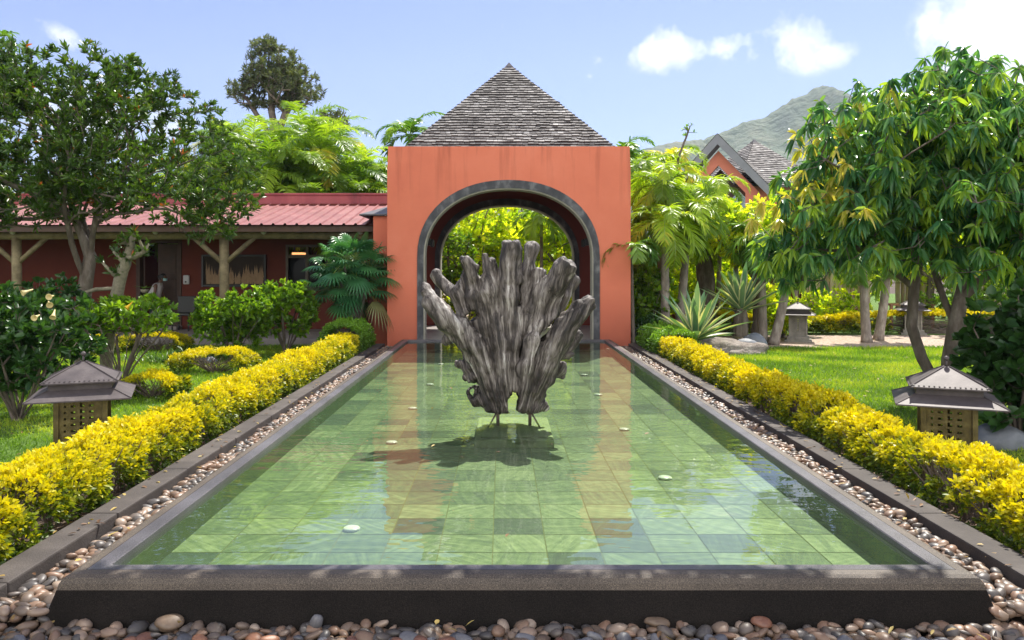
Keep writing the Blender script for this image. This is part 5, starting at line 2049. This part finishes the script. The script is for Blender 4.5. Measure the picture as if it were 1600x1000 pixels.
# ---- fan palm before the veranda end
def fan_palm(label, px, D, tops):
    x = (px - 784) * D / F
    root = empty('fan_palm', (x, D, 0), label, 'palm')
    tb_, b, lv = MB(), MB(), Leaves()
    for (tx, ty, tz, nlf) in tops:
        tb_.tube([(x, D, -.03), (x + tx * .4, D + ty * .4, tz * .5), (x + tx, D + ty, tz)], [.05, .04, .035], 8, rough=.2)
        for i in range(nlf):
            u = (i + .5) / nlf
            az = i * 2.399 + rng.uniform(-.3, .3)
            el = 1.25 * (1 - u) - .75 * u
            d = Vector((math.cos(az) * math.cos(el), math.sin(az) * math.cos(el), math.sin(el)))
            o = Vector((x + tx, D + ty, tz))
            pl_ = rng.uniform(.35, .6)
            e = o + d * pl_ + Vector((0, 0, -.05))
            b.tube([o, (o + e) / 2 + Vector((0, 0, .04)), e], .007, 4, cap=False, val=.5)
            up = (Vector((0, 0, 1)) - d * d.z)
            up = up.normalized() if up.length > .1 else Vector((1, 0, 0))
            side = d.cross(up)
            ns = 17
            dead = rng.random() < .10 and u > .78
            tone = rng.uniform(.9, 1) if dead else rng.uniform(.1, .85)
            a = np.linspace(-1.9, 1.9, ns)
            dirs = np.array([(d * math.cos(t_) + side * math.sin(t_) + up * .12).normalized()[:] for t_ in a])
            lv.add(np.tile(np.array(e[:]), (ns, 1)), dirs, np.tile(np.array(up[:]), (ns, 1)), rng.uniform(.36, .46) * (.82 + .18 * np.cos(a)), .042, tone, .5 if not dead else 1.1)
    under(tb_.build('trunk', M['bark']), root)
    cr = under(lv.build('crown', G['fan'], None, 'strap'), root)
    q = b.build('leaf_stalks', M['shaft'])
    q.parent = cr


fan_palm('clump of dark green fan palms before the right end of the veranda', 556, 17.9, [(-.35, 0, 1.6, 20), (.02, -.1, 2.05, 24), (.1, .1, 1.45, 20), (-.22, -.2, 1.95, 20), (.3, .05, 1.8, 18), (-.5, .1, 1.3, 12)])

# ---- striped agave like plants
def agave(label, px, D, z0, nl, L, W, trunk=0.0):
    x = (px - 784) * D / F
    root = empty('striped_agave', (x, D, 0), label, 'plant', 'striped sword leaved plants')
    lv = Leaves()
    n = nl
    az = np.arange(n) * 2.399 + rng.uniform(-.2, .2, n)
    el = np.linspace(1.4, .12, n) + rng.uniform(-.08, .08, n)
    d = np.stack([np.cos(az) * np.cos(el), np.sin(az) * np.cos(el), np.sin(el)], 1)
    lv.add(np.tile([x, D, z0 + trunk], (n, 1)) + d * .05, d, np.tile([0, 0, 1.0], (n, 1)), L * rng.uniform(.85, 1.1, n), W, rng.uniform(0, 1, n), rng.uniform(.0, .12, n))
    under(lv.build('leaves', G['agave'], None, 'sword'), root)
    b = MB()
    b.lathe([(.16, 0), (.17, trunk * .6 + .05), (.12, trunk + .12)], (x, D, z0 - .02), 12)
    under(b.build('trunk', M['bark']), root)


TEMPL['sword'] = (np.array([(0, -.35, .18), (0, 0, 0), (0, .35, .18), (.25, -.42, .2), (.25, -.27, .1), (.25, 0, 0), (.25, .27, .1), (.25, .42, .2),
                            (.6, -.5, .2), (.6, -.33, .1), (.6, 0, 0), (.6, .33, .1), (.6, .5, .2), (.85, -.26, .1), (.85, 0, 0), (.85, .26, .1), (1, 0, 0)]),
                  [np.array([(3, 4, 9, 8), (4, 5, 10, 9), (5, 6, 11, 10), (6, 7, 12, 11)]), np.array([(0, 4, 3), (0, 1, 5), (0, 5, 4), (1, 2, 5), (2, 6, 5), (2, 7, 6), (8, 9, 13), (9, 10, 14), (9, 14, 13), (10, 11, 14), (11, 15, 14), (11, 12, 15), (13, 14, 16), (14, 15, 16)])])
agave('large striped sword leaved plant beside the end of the right hedge', 1086, 16.6, .32, 34, 1.25, .17)
agave('second striped sword leaved plant on a short trunk, right of the large one', 1158, 19.0, .25, 30, 1.25, .17, .55)

# rocks
def rock(label, px, D, sx, sy, sz, mat, z=0.0, seed=0, amp=.3, cat='rock', sub=4):
    x = (px - 784) * D / F
    bm = bmesh.new()
    bmesh.ops.create_icosphere(bm, subdivisions=sub, radius=1)
    for v in bm.verts:
        c = v.co.copy()
        k = 1 + amp * noise.noise(c * 1.2 + Vector((seed, 0, 0))) + amp * .4 * noise.noise(c * 4 + Vector((seed, 5, 0)))
        v.co = Vector((c.x * sx * k, c.y * sy * k, c.z * sz * k))
    me = bpy.data.meshes.new('rock')
    bm.to_mesh(me)
    bm.free()
    me.polygons.foreach_set('use_smooth', [True] * len(me.polygons))
    me.materials.append(mat)
    o = bpy.data.objects.new('rock', me)
    COL.objects.link(o)
    o.location = (x, D, z)
    tag(o, label, cat)
    return o


rock('long rough brown rock edging the bed under the striped plant', 1124, 17.3, 1.0, .5, .30, M['rock'], .02, 1)
rock('smooth blue grey boulder at the left of a pair on the lawn edge', 1165, 17.4, .30, .24, .20, M['boulder'], .12, 2, .12)
rock('smooth blue grey boulder half behind its neighbour on the lawn edge', 1179, 17.95, .27, .24, .25, M['boulder'], .14, 3, .12)
rock('dark rock under the shrub at the right edge', 1560, 8.2, .28, .22, .18, M['boulder'], .05, 4, .15)
rock('small grey rock by the strap leaved clump', 325, 15.4, .18, .15, .10, M['boulder'], .03, 5, .15)

# ---- trees far behind
D = 45
tree('far_tree', 'tall grey green feathery tree standing far behind the palms on the left', 'tree',
     [[(q_(430, 421)[0], D, 0), q_(430, 300), q_(428, 220), q_(425, 160), q_(420, 90)], [q_(430, 220), q_(390, 160), q_(370, 140)], [q_(430, 220), q_(460, 150), q_(480, 130)]],
     [(P(428, 120, D).x, D, P(0, 120, D).z, 1.9, 1.8, 1.9), (P(395, 145, D).x, D, P(0, 145, D).z, 1.7, 1.5, .9), (P(465, 130, D).x, D, P(0, 140, D).z, 1.5, 1.5, 1.3), (P(415, 75, D).x, D, P(0, 75, D).z, .9, .9, .7)],
     1000, .3, G['far'], M['bark'], n_per=14, L=.34, W=.07, step=.5, thr=-.18, fr=.9, power=.5, back=.25, rtip=.02, t='diamond')
D = 48
tree('far_tree', 'small far tree top just right of the tall feathery tree', 'tree', [[(q_(520, 421)[0], D, 0), q_(520, 250), q_(520, 190)]],
     [(P(520, 185, D).x, D, P(0, 190, D).z, 1.0, 1, .8)], 180, .15, G['far'], M['bark'], n_per=12, L=.3, W=.08, step=.5, thr=-.3, power=.5, back=.25, rtip=.02, t='diamond')


def gtree(label, px, D, w_, zc, h_, nt_, mat, L=.16, W=.08, n_per=10, hang=.3, r0=.12, name='garden_tree', yellow=None, thr=-.2, tdep=None, fr=.8):
    x = (px - 784) * D / F
    ch = [[(x, D, -.03), (x + .1, D, zc * .5), (x, D, zc), (x, D, zc + h_ * .3)], [(x + .1, D, zc * .5), (x - w_ * .25, D, zc), (x - w_ * .35, D, zc + h_ * .2)], [(x + .1, D, zc * .6), (x + w_ * .25, D, zc), (x + w_ * .35, D, zc + h_ * .2)]]
    tree(name, label, 'tree', ch, [(x, D, zc, w_ * .5, tdep or w_ * .4, h_ * .5), (x + w_ * .22, D - .2, zc - h_ * .12, w_ * .33, w_ * .3, h_ * .38), (x - w_ * .25, D, zc - h_ * .1, w_ * .3, w_ * .3, h_ * .38)],
         nt_, r0, mat, M['bark'], n_per=n_per, L=L, W=W, step=.4, thr=thr, hang=hang, rtip=.008, power=.5, fr=fr, val=yellow)


# seen through the arch
gtree('yellow green tree seen through the left part of the arch', 740, 28.5, 3.6, 2.9, 3.4, 560, G['bright'], L=.26, W=.11)
gtree('bright leafy tree seen through the middle of the arch', 815, 31, 4.2, 3.2, 4.0, 620, G['bright'], L=.26, W=.11)
gtree('bright green tree seen through the right part of the arch', 880, 28.0, 3.2, 2.8, 3.6, 480, G['bright'], L=.26, W=.11)
gtree('dark leaved tree seen low through the left of the arch', 700, 26.5, 2.0, 2.1, 3.0, 420, G['bush'], L=.18, W=.08)
palm('thin palm standing alone beyond the arch, right of its middle', 846, 26.5, 3.5, 11, 1.3, G['palm'], nl=26, wl=.075, ll=.4, trunk_r=.07, droop=1.8, shaft=.6)
bush('bright low bush beyond the arch on its left', 730, 26, 2.6, 1.5, 0, 420, G['bright'], 9, .15, .08, dz=.9)
bush('bright low bush beyond the arch on its right', 872, 25.6, 2.6, 1.5, 0, 420, G['bright'], 9, .15, .08, dz=.9)
gtree('wide tree closing the view far beyond the arch', 800, 40, 12, 3.5, 6.0, 1700, G['bright'], L=.34, W=.16, tdep=1.6)

# undergrowth between the palms on the right
bush('glossy green bush against the right corner of the gatehouse', 1008, 19.3, 1.5, 1.9, 0, 420, G['bush'], 10, .16, .08, dz=.9)
bush('dark round leaved shrub behind the short green hedge', 1012, 18.3, .8, .75, 0, 130, G['dark'], 8, .14, .09, dz=.9)
bush('mass of bright leaves behind the slender palms', 1085, 25.5, 4.2, 3.2, 0, 1100, G['bright'], 9, .17, .085, dz=.95)
bush('bright bush behind the second striped plant', 1150, 24.0, 2.8, 1.9, 0, 500, G['bright'], 9, .16, .08, dz=.9)
bush('dark bush in front of the red garden wall', 1120, 27.5, 3.4, 2.1, 0, 500, G['dark'], 9, .18, .09, dz=.95)
gtree('yellow green tree left of the mango crown, before the gabled house', 1180, 20.5, 2.3, 2.75, 1.7, 560, G['bright'], L=.20, W=.07, hang=.7)
gtree('bright tree in front of the gabled house', 1105, 22.5, 2.8, 3.1, 1.7, 600, G['bright'], L=.2, W=.08, hang=.4)
gtree('yellow green garden tree glimpsed behind the mango crown', 1450, 26, 9, 3.0, 3.6, 1300, G['bright'], L=.24, W=.11)
gtree('green garden tree behind the bamboo screens at the right edge', 1640, 30, 8, 3.0, 4.0, 900, G['bush'], L=.24, W=.11)
gtree('dark trunked tree between the slender palms and the red wall', 1097, 21.5, 1.6, 3.1, 1.2, 160, G['bush'], L=.18, W=.08, r0=.26)
gtree('bright hedge tree behind the left end of the veranda', 180, 28, 9, 3.6, 4.0, 900, G['bush'], L=.24, W=.11)
# bare twig with a few leaves poking above
tree('sapling', 'thin bare sapling with a few leaves above the palms, left of the gabled house', 'tree', [[P(1050, 300, 24), P(1062, 240, 24), P(1078, 198, 24)]],
     [(P(1076, 205, 24).x, 24, P(0, 202, 24).z, .22, .2, .2)], 9, .03, G['bush'], M['twig'], n_per=5, L=.12, W=.05, step=.15, thr=-1)

# ---- red wall, bamboo screens and furniture beyond the right lawn
b = MB()
b.box((6.0, 29, -.03), (11.2, 29.25, 1.55))
b.bbox((5.95, 28.95, 1.55), (11.25, 29.3, 1.65), .01)
tag(b.build('garden_wall', M['red_wall']), 'low dark red garden wall behind the palms on the right', 'wall')


def screen(label, xa, xb, D, zt, seed):
    root = empty('bamboo_screen', ((xa + xb) / 2, D, 0), label, 'screen', 'bamboo screens beyond the far hedge')
    r = random.Random(seed)
    x = xa
    b = MB()
    while x < xb:
        w_ = r.uniform(.10, .17)
        h_ = zt + r.uniform(-.12, .1)
        b.tube([(x + w_ / 2, D + r.uniform(-.02, .02), .05), (x + w_ / 2 + r.uniform(-.02, .02), D, h_ / 2), (x + w_ / 2 + r.uniform(-.03, .03), D, h_)], w_ * .48, 8, val=r.random())
        x += w_
    under(b.build('canes', M['bamboo'], smooth=True), root)
    for z in (.5, zt - .4):
        b = MB()
        b.tube([(xa - .05, D - .09, z), (xb + .05, D - .09, z)], .03, 6)
        under(b.build('rail', M['furn_wood']), root)


screen('bamboo screen behind the small far lantern, leftmost of the screens', 10.1, 12.2, 26.5, 2.3, 1)
screen('bamboo screen seen between the palm pair and the mango trunk', 13.6, 14.6, 27.5, 2.2, 2)
screen('bamboo screen at the right, behind the mango branches', 15.2, 19.5, 26.0, 2.4, 3)


def table(label, x, y, w_, d_, h_):
    root = empty('garden_table', (x, y, 0), label, 'table')
    b = MB()
    b.bbox((x - w_ / 2, y - d_ / 2, h_ - .05), (x + w_ / 2, y + d_ / 2, h_), .01)
    under(b.build('top', M['furn_wood']), root)
    for sx in (-1, 1):
        for sy in (-1, 1):
            b = MB()
            b.bbox((x + sx * (w_ / 2 - .06) - .04, y + sy * (d_ / 2 - .06) - .04, -.02), (x + sx * (w_ / 2 - .06) + .04, y + sy * (d_ / 2 - .06) + .04, h_ - .05), .008)
            under(b.build('leg', M['furn_wood']), root)


table('reddish wooden garden table behind the far hedge, right of the bamboo screen', 12.7, 25.0, 1.4, .8, .75)
table('small wooden stand left of the far lantern, carrying a clay pot', 8.8, 26.0, .8, .5, .85)
b = MB()
b.lathe([(.12, 0), (.19, .22), (.21, .30), (.19, .30), (.16, .24)], (8.8, 26.0, .851), 16)
tag(b.build('clay_pot', M['terracotta'], smooth=True), 'round terracotta pot on the small wooden stand', 'pot')
bn = empty('garden_bench', (13.2, 24.2, 0), 'low wooden bench in front of the reddish garden table', 'bench')
b = MB()
b.bbox((12.5, 24.05, .42), (13.9, 24.4, .47), .01)
under(b.build('seat', M['furn_wood']), bn)
for x in (12.6, 13.8):
    b = MB()
    b.bbox((x - .04, 24.08, -.02), (x + .04, 24.37, .42), .008)
    under(b.build('leg', M['furn_wood']), bn)

# ---- strap leaved clumps
for lb, px, D, s in (('clump of long strap leaves before the doorway', 300, 15.8, .55), ('smaller clump of strap leaves left of the long leaved one', 262, 15.6, .45)):
    x = (px - 784) * D / F
    root = empty('strap_clump', (x, D, 0), lb, 'plant', 'strap leaved clumps')
    lv = Leaves()
    n = 260
    c = np.stack([x + rng.normal(0, .32, n), D + rng.normal(0, .22, n), np.full(n, -.02)], 1)
    az = rng.uniform(0, 6.28, n)
    el = rng.uniform(.7, 1.4, n)
    lv.add(c, np.stack([np.cos(az) * np.cos(el), np.sin(az) * np.cos(el), np.sin(el)], 1), np.tile([0, 0, 1.0], (n, 1)) + rdir(n) * .2, s * rng.uniform(.7, 1.2, n), .03, rng.random(n), rng.uniform(.3, .8, n))
    under(lv.build('leaves', G['strap'], None, 'strap'), root)

# ---- grass: blades where the lawns can be seen
def grass(xr, yr, n, name='grass'):
    x = rng.uniform(*xr, n)
    y = yr[0] + (yr[1] - yr[0]) * rng.random(n) ** 1.35
    vis = np.abs(x / y - .01) < .70
    x, y = x[vis], y[vis]
    n = len(x)
    lv = Leaves()
    tone = np.array([noise.noise(Vector((a * .9, b_ * .9, 0))) for a, b_ in zip(x, y)])
    z = np.array([noise.noise(Vector((a * .3, b_ * .3, 3))) * .03 for a, b_ in zip(x, y)])
    d = rdir(n, 2.2)
    s = .6 + y / 16
    lv.add(np.stack([x, y, z - .004], 1), d, rdir(n), rng.uniform(.035, .075, n) * s, .009 * s, np.clip(.50 + tone * 1.1 + rng.normal(0, .25, n), 0, 1), .2)
    tag(lv.build(name, G['grass'], None, 'grass'), 'short bright green lawn grass', None, None, 'stuff')


grass((-13, -3.45), (5.5, 18.8), 190000)
grass((3.7, 14), (5.0, 18.6), 210000)

# ---- fallen leaves in the pool and an unseen tree added to shade its front
def mk_shade_tree():
    D = 6.4
    ch = [[(5.6, 4.6, -.05), (5.3, 5.0, 1.8), (4.7, 5.6, 3.6), (3.4, 6.2, 4.85), (1.6, 6.5, 5.1), (-.4, 6.6, 5.2), (-2.2, 6.7, 5.15)],
          [(4.7, 5.6, 3.6), (5.4, 6.4, 4.8), (5.8, 7.0, 5.6)]]
    tree('unseen_shade_tree', 'tree at the right whose long bough reaches over the front of the pool', 'tree', ch,  # unseen tree, added only to shade the front rim and pebbles
         [(1.2, 6.4, 5.1, 3.6, .75, .35), (-1.6, 6.4, 5.15, 2.2, .7, .3)], 900, .13, G['mango'], M['bark'], n_per=12, L=.2, W=.055, step=.3, thr=-.1, fr=1.6, hang=.5, droop=.3)


mk_shade_tree()

# ================================================================== PERSON IN THE DOORWAY
pp = empty('person', (-9.68, 22.24, .24), 'person in white sleeveless top, dark wrap and pale blue mask bending in the doorway', 'person')
o3 = Vector((-9.68, 22.24, .24))
sk = {  # name: (pos, radius, parent)
    'pelvis': ((0, 0, .80), .12, None), 'spine': ((.015, 0, .95), .105, 'pelvis'), 'chest': ((.07, 0, 1.10), .115, 'spine'), 'neck0': ((.125, 0, 1.20), .055, 'chest'),
    'neck': ((.155, 0, 1.25), .045, 'neck0'), 'head0': ((.185, 0, 1.30), .06, 'neck')}
for s_, sd in (('l', -1), ('r', 1)):
    sk['hip' + s_] = ((.0, sd * .085, .76), .095, 'pelvis')
    sk['knee' + s_] = ((.05 + .05 * sd, sd * .09, .42), .058, 'hip' + s_)
    sk['calf' + s_] = ((.02 + .05 * sd, sd * .09, .28), .052, 'knee' + s_)
    sk['ankle' + s_] = ((.0 + .05 * sd, sd * .09, .075), .034, 'calf' + s_)
    sk['toe' + s_] = ((.15 + .05 * sd, sd * .10, .03), .028, 'ankle' + s_)
    sk['sh' + s_] = ((.085, sd * .155, 1.135), .055, 'chest')
    sk['el' + s_] = ((.10 + .03 * sd, sd * .19, .88), .036, 'sh' + s_)
    sk['wr' + s_] = ((.24 + .03 * sd, sd * .15, .70), .024, 'el' + s_)
    sk['pa' + s_] = ((.275 + .03 * sd, sd * .145, .65), .027, 'wr' + s_)
    for fi in range(4):
        off_ = (fi - 1.5) * .018
        sk[f'f{fi}{s_}'] = ((.30 + .03 * sd + off_ * .6, sd * .145 + off_ * .5, .605), .0085, 'pa' + s_)
        sk[f'g{fi}{s_}'] = ((.305 + .03 * sd + off_ * .6, sd * .14 + off_ * .5, .575 - .006 * (fi in (1, 2))), .007, f'f{fi}{s_}')
    sk['th' + s_] = ((.305 + .03 * sd, sd * .12, .635), .010, 'pa' + s_)
bm = bmesh.new()
ly = bm.verts.layers.skin.verify()
ix = {}
for k in sk:
    ix[k] = bm.verts.new(Vector(sk[k][0]) + o3)
bm.verts.index_update()
for k, (p_, r_, pa_) in sk.items():
    if pa_:
        bm.edges.new((ix[pa_], ix[k]))
for k in sk:
    ix[k][ly].radius = (sk[k][1], sk[k][1])
ix['pelvis'][ly].use_root = True
me = bpy.data.meshes.new('body')
bm.to_mesh(me)
bm.free()
bo = bpy.data.objects.new('body', me)
COL.objects.link(bo)
bo.modifiers.new('s', 'SKIN')
sb_ = bo.modifiers.new('d', 'SUBSURF')
sb_.levels = 2
dg = bpy.context.evaluated_depsgraph_get()
m1 = bpy.data.meshes.new_from_object(bo.evaluated_get(dg))
bpy.data.objects.remove(bo)
bm = bmesh.new()
bm.from_mesh(m1)
hc = o3 + Vector((.225, 0, 1.345))
def blob(c, rx, ry, rz, tilt=0.0):
    r_ = bmesh.ops.create_icosphere(bm, subdivisions=3, radius=1)
    for v in r_['verts']:
        v.co = Matrix.Rotation(tilt, 3, 'Y') @ Vector((v.co.x * rx, v.co.y * ry, v.co.z * rz)) + c
blob(hc, .088, .072, .105, .5)
blob(hc + Vector((.055, 0, -.055)), .045, .045, .045)          # jaw
blob(hc + Vector((.098, 0, -.035)), .016, .012, .022)          # nose
for sd in (-1, 1):
    blob(hc + Vector((-.01, sd * .072, -.02)), .016, .010, .03)  # ears
    blob(hc + Vector((.078, sd * .028, -.004)), .012, .014, .009)
me = bpy.data.meshes.new('body')
bm.to_mesh(me)
bm.free()
bo = bpy.data.objects.new('body', me)
COL.objects.link(bo)
rm = bo.modifiers.new('r', 'REMESH')
rm.mode = 'VOXEL'
rm.voxel_size = .006
dg = bpy.context.evaluated_depsgraph_get()
m2 = bpy.data.meshes.new_from_object(bo.evaluated_get(dg))
bo.modifiers.clear()
m2.name = 'body'
m2.materials.clear()
m2.materials.append(M['skin'])
m2.polygons.foreach_set('use_smooth', [True] * len(m2.polygons))
bo.data = m2
under(bo, pp)


def loft(name, rings, mat, n=28, fold=.0, hem=None):
    """cloth tube: rings of (centre, rx, ry); folds ripple the lower rings"""
    b = MB()
    vs, fs = [], []
    m_ = len(rings)
    for j, (c, rx, ry) in enumerate(rings):
        for k in range(n):
            a = 2 * math.pi * k / n
            f_ = 1 + fold * (j / (m_ - 1)) * (math.sin(a * 5 + j * .3) + .5 * math.sin(a * 9))
            dz = hem(a) * (j / (m_ - 1)) if hem else 0
            vs.append(o3 + Vector((c[0] + math.cos(a) * rx * f_, c[1] + math.sin(a) * ry * f_, c[2] + dz)))
    for j in range(m_ - 1):
        for k in range(n):
            a, c = j * n + k, j * n + (k + 1) % n
            fs.append((a, a + n, c + n, c))
    b.add(vs, fs)
    o = under(b.build(name, mat, smooth=True), pp)
    md_ = o.modifiers.new('t', 'SOLIDIFY')
    md_.thickness = .006
    return o


loft('top', [((.13, 0, 1.21), .06, .085), ((.10, 0, 1.17), .10, .145), ((.075, 0, 1.10), .135, .158), ((.03, 0, .97), .135, .15), ((-.02, 0, .84), .16, .165), ((-.05, 0, .74), .19, .18)],
     M['cloth_white'], fold=.05, hem=lambda a: -.13 * math.cos(a - .3) + .02 * math.sin(3 * a))
loft('wrap', [((.0, 0, .92), .125, .135), ((-.01, 0, .80), .15, .165), ((.02, 0, .6), .155, .17), ((.03, 0, .4), .16, .17), ((.02, 0, .22), .18, .18)], M['cloth_dark'], fold=.05)
loft('underskirt', [((.05, 0, .58), .14, .15), ((.06, 0, .4), .145, .155), ((.10, 0, .15), .155, .16)], M['cloth_white'], fold=.05)
b = MB()
nn_ = 14
vs, fs = [], []
for i in range(nn_):
    for j in range(10):
        a = -1.5 + 3.0 * i / (nn_ - 1)
        t_ = -.085 + .075 * j / 9
        vs.append(hc + Vector((.02 + math.cos(a) * (.09 - .6 * (t_ + .045) ** 2 * 4), math.sin(a) * .068, t_)))
for i in range(nn_ - 1):
    for j in range(9):
        fs.append((i * 10 + j, i * 10 + j + 1, (i + 1) * 10 + j + 1, (i + 1) * 10 + j))
b.add(vs, fs)
o = under(b.build('face_mask', M['mask_blue'], smooth=True), pp)
md_ = o.modifiers.new('t', 'SOLIDIFY')
md_.thickness = .004
bm = bmesh.new()
bmesh.ops.create_icosphere(bm, subdivisions=4, radius=1)
for v in bm.verts:
    c = v.co.copy()
    k = 1 + .05 * noise.noise(c * 6)
    v.co = Matrix.Rotation(.5, 3, 'Y') @ Vector((c.x * .096 * k, c.y * .082 * k, c.z * .112 * k)) + hc + Vector((-.018, 0, .018))
bmesh.ops.delete(bm, geom=[v for v in bm.verts if (v.co.x - hc.x) > .045 and (v.co.z - hc.z) < .055 or (v.co.z - hc.z) < -.085], context='VERTS')
ball = bmesh.ops.create_icosphere(bm, subdivisions=3, radius=.045)
for v in ball['verts']:
    v.co += hc + Vector((-.11, 0, .03))
me = bpy.data.meshes.new('hair')
bm.to_mesh(me)
bm.free()
me.materials.append(M['hair'])
me.polygons.foreach_set('use_smooth', [True] * len(me.polygons))
ho = bpy.data.objects.new('hair', me)
COL.objects.link(ho)
under(ho, pp)

# hanging orchid basket left of the doorway
hb = P(226, 452, 19.7)
hbr = empty('hanging_plant', hb, 'small plant with two long leaves hanging on a wire from the veranda beam', 'hanging plant')
b = MB()
b.lathe([(.03, -.10), (.085, -.06), (.10, 0), (.09, .0), (.05, -.03)], tuple(hb), 12)
under(b.build('pot', M['moss'], smooth=True), hbr)
b = MB()
b.tube([hb + Vector((0, 0, .02)), Vector((hb.x, hb.y, 2.56))], .004, 4)
under(b.build('wire', M['steel']), hbr)
lv = Leaves()
n = 10
az = np.linspace(0, 6.28, n) + .1
lv.add(np.tile(np.array(hb[:]), (n, 1)), np.stack([np.cos(az) * .9, np.sin(az) * .5, np.full(n, .7)], 1), np.tile([0, 0, 1.0], (n, 1)), rng.uniform(.18, .42, n), .05, rng.random(n), .5)
under(lv.build('leaves', G['strap'], None, 'blade'), hbr)

# ---- more undergrowth between trunks on the right
bush('bright leafy bush between the far lantern and the palm pair', 1300, 24.6, 2.2, 1.25, 0, 360, G['bright'], 9, .14, .07, dz=.9)
bush('green bush behind the far hedge at the right of the mango trunk', 1520, 24.8, 3.2, 1.5, 0, 420, G['bush'], 9, .15, .07, dz=.9)
bush('light green bush at the foot of the straight palm trunk', 1222, 21.2, 1.4, 1.1, 0, 240, G['bright'], 9, .14, .07, dz=.9)
bush('tall leafy screen of shrubs behind the first bamboo screen', 1250, 31, 6.5, 3.2, 0, 900, G['bright'], 9, .2, .09, dz=.95)
gtree('bright tree right of the gabled house, behind the mango crown', 1290, 30, 6, 3.4, 4.2, 900, G['bright'], L=.24, W=.1)

# ---- fallen leaves on lawn, kerbs, rim and afloat on the water
lv = Leaves()


def litter(n, xr, yr, z, amp=.0):
    x = rng.uniform(*xr, n)
    y = rng.uniform(*yr, n)
    lv.add(np.stack([x, y, np.full(n, z) + rng.uniform(0, .01, n)], 1), rdir(n) * np.array([1, 1, .15]), np.tile([0, 0, 1.0], (n, 1)) + rdir(n) * .25, rng.uniform(.03, .075, n), rng.uniform(.015, .03, n), rng.random(n), .1)


litter(420, (3.9, 12), (6, 18.5), .05)
litter(300, (-12, -4), (7, 18.5), .05)
litter(90, (2.84, 3.02), (4, 17), .173)
litter(70, (-2.8, -2.62), (4, 17), .173)
litter(60, (2.5, 2.8), (4, 17), .14)
litter(60, (-2.6, -2.35), (4, 17), .14)
litter(260, (3.1, 3.9), (4, 17), .075)
litter(240, (-3.7, -2.85), (4, 17), .075)
litter(40, (-2.5, 2.6), (3.5, 3.95), .09)
litter(500, (3.4, 18), (18.7, 24), .01)
G['litter'] = leafmat('fallen leaves', [(0, (.09, .04, .02)), (.5, (.24, .13, .05)), (.8, (.42, .30, .08)), (1, (.55, .42, .12))], .2, .6)
tag(lv.build('fallen_leaves', G['litter'], None, 'blade'), 'scattered brown and yellow fallen leaves', None, None, 'stuff')
lv = Leaves()
litter(16, (-1.9, 2.1), (4.6, 16), .2245)
tag(lv.build('floating_leaves', G['litter'], None, 'blade'), 'few small dry leaves floating on the pool', None, None, 'stuff')

# ================================================================== HAZE
b = MB()
b.box((-920, -70, -8), (1000, 1300, 330))
m, t = new_mat('light sea haze')
o_ = N(t, 'ShaderNodeOutputMaterial')
pv_ = N(t, 'ShaderNodeVolumePrincipled')
pv_.inputs['Color'].default_value = (.72, .84, 1.0, 1)
pv_.inputs['Density'].default_value = .00022
pv_.inputs['Anisotropy'].default_value = .2
t.links.new(pv_.outputs[0], o_.inputs['Volume'])
tag(b.build('haze', m, rn=True), 'thin blue haze over the garden and hill', None, None, 'stuff')
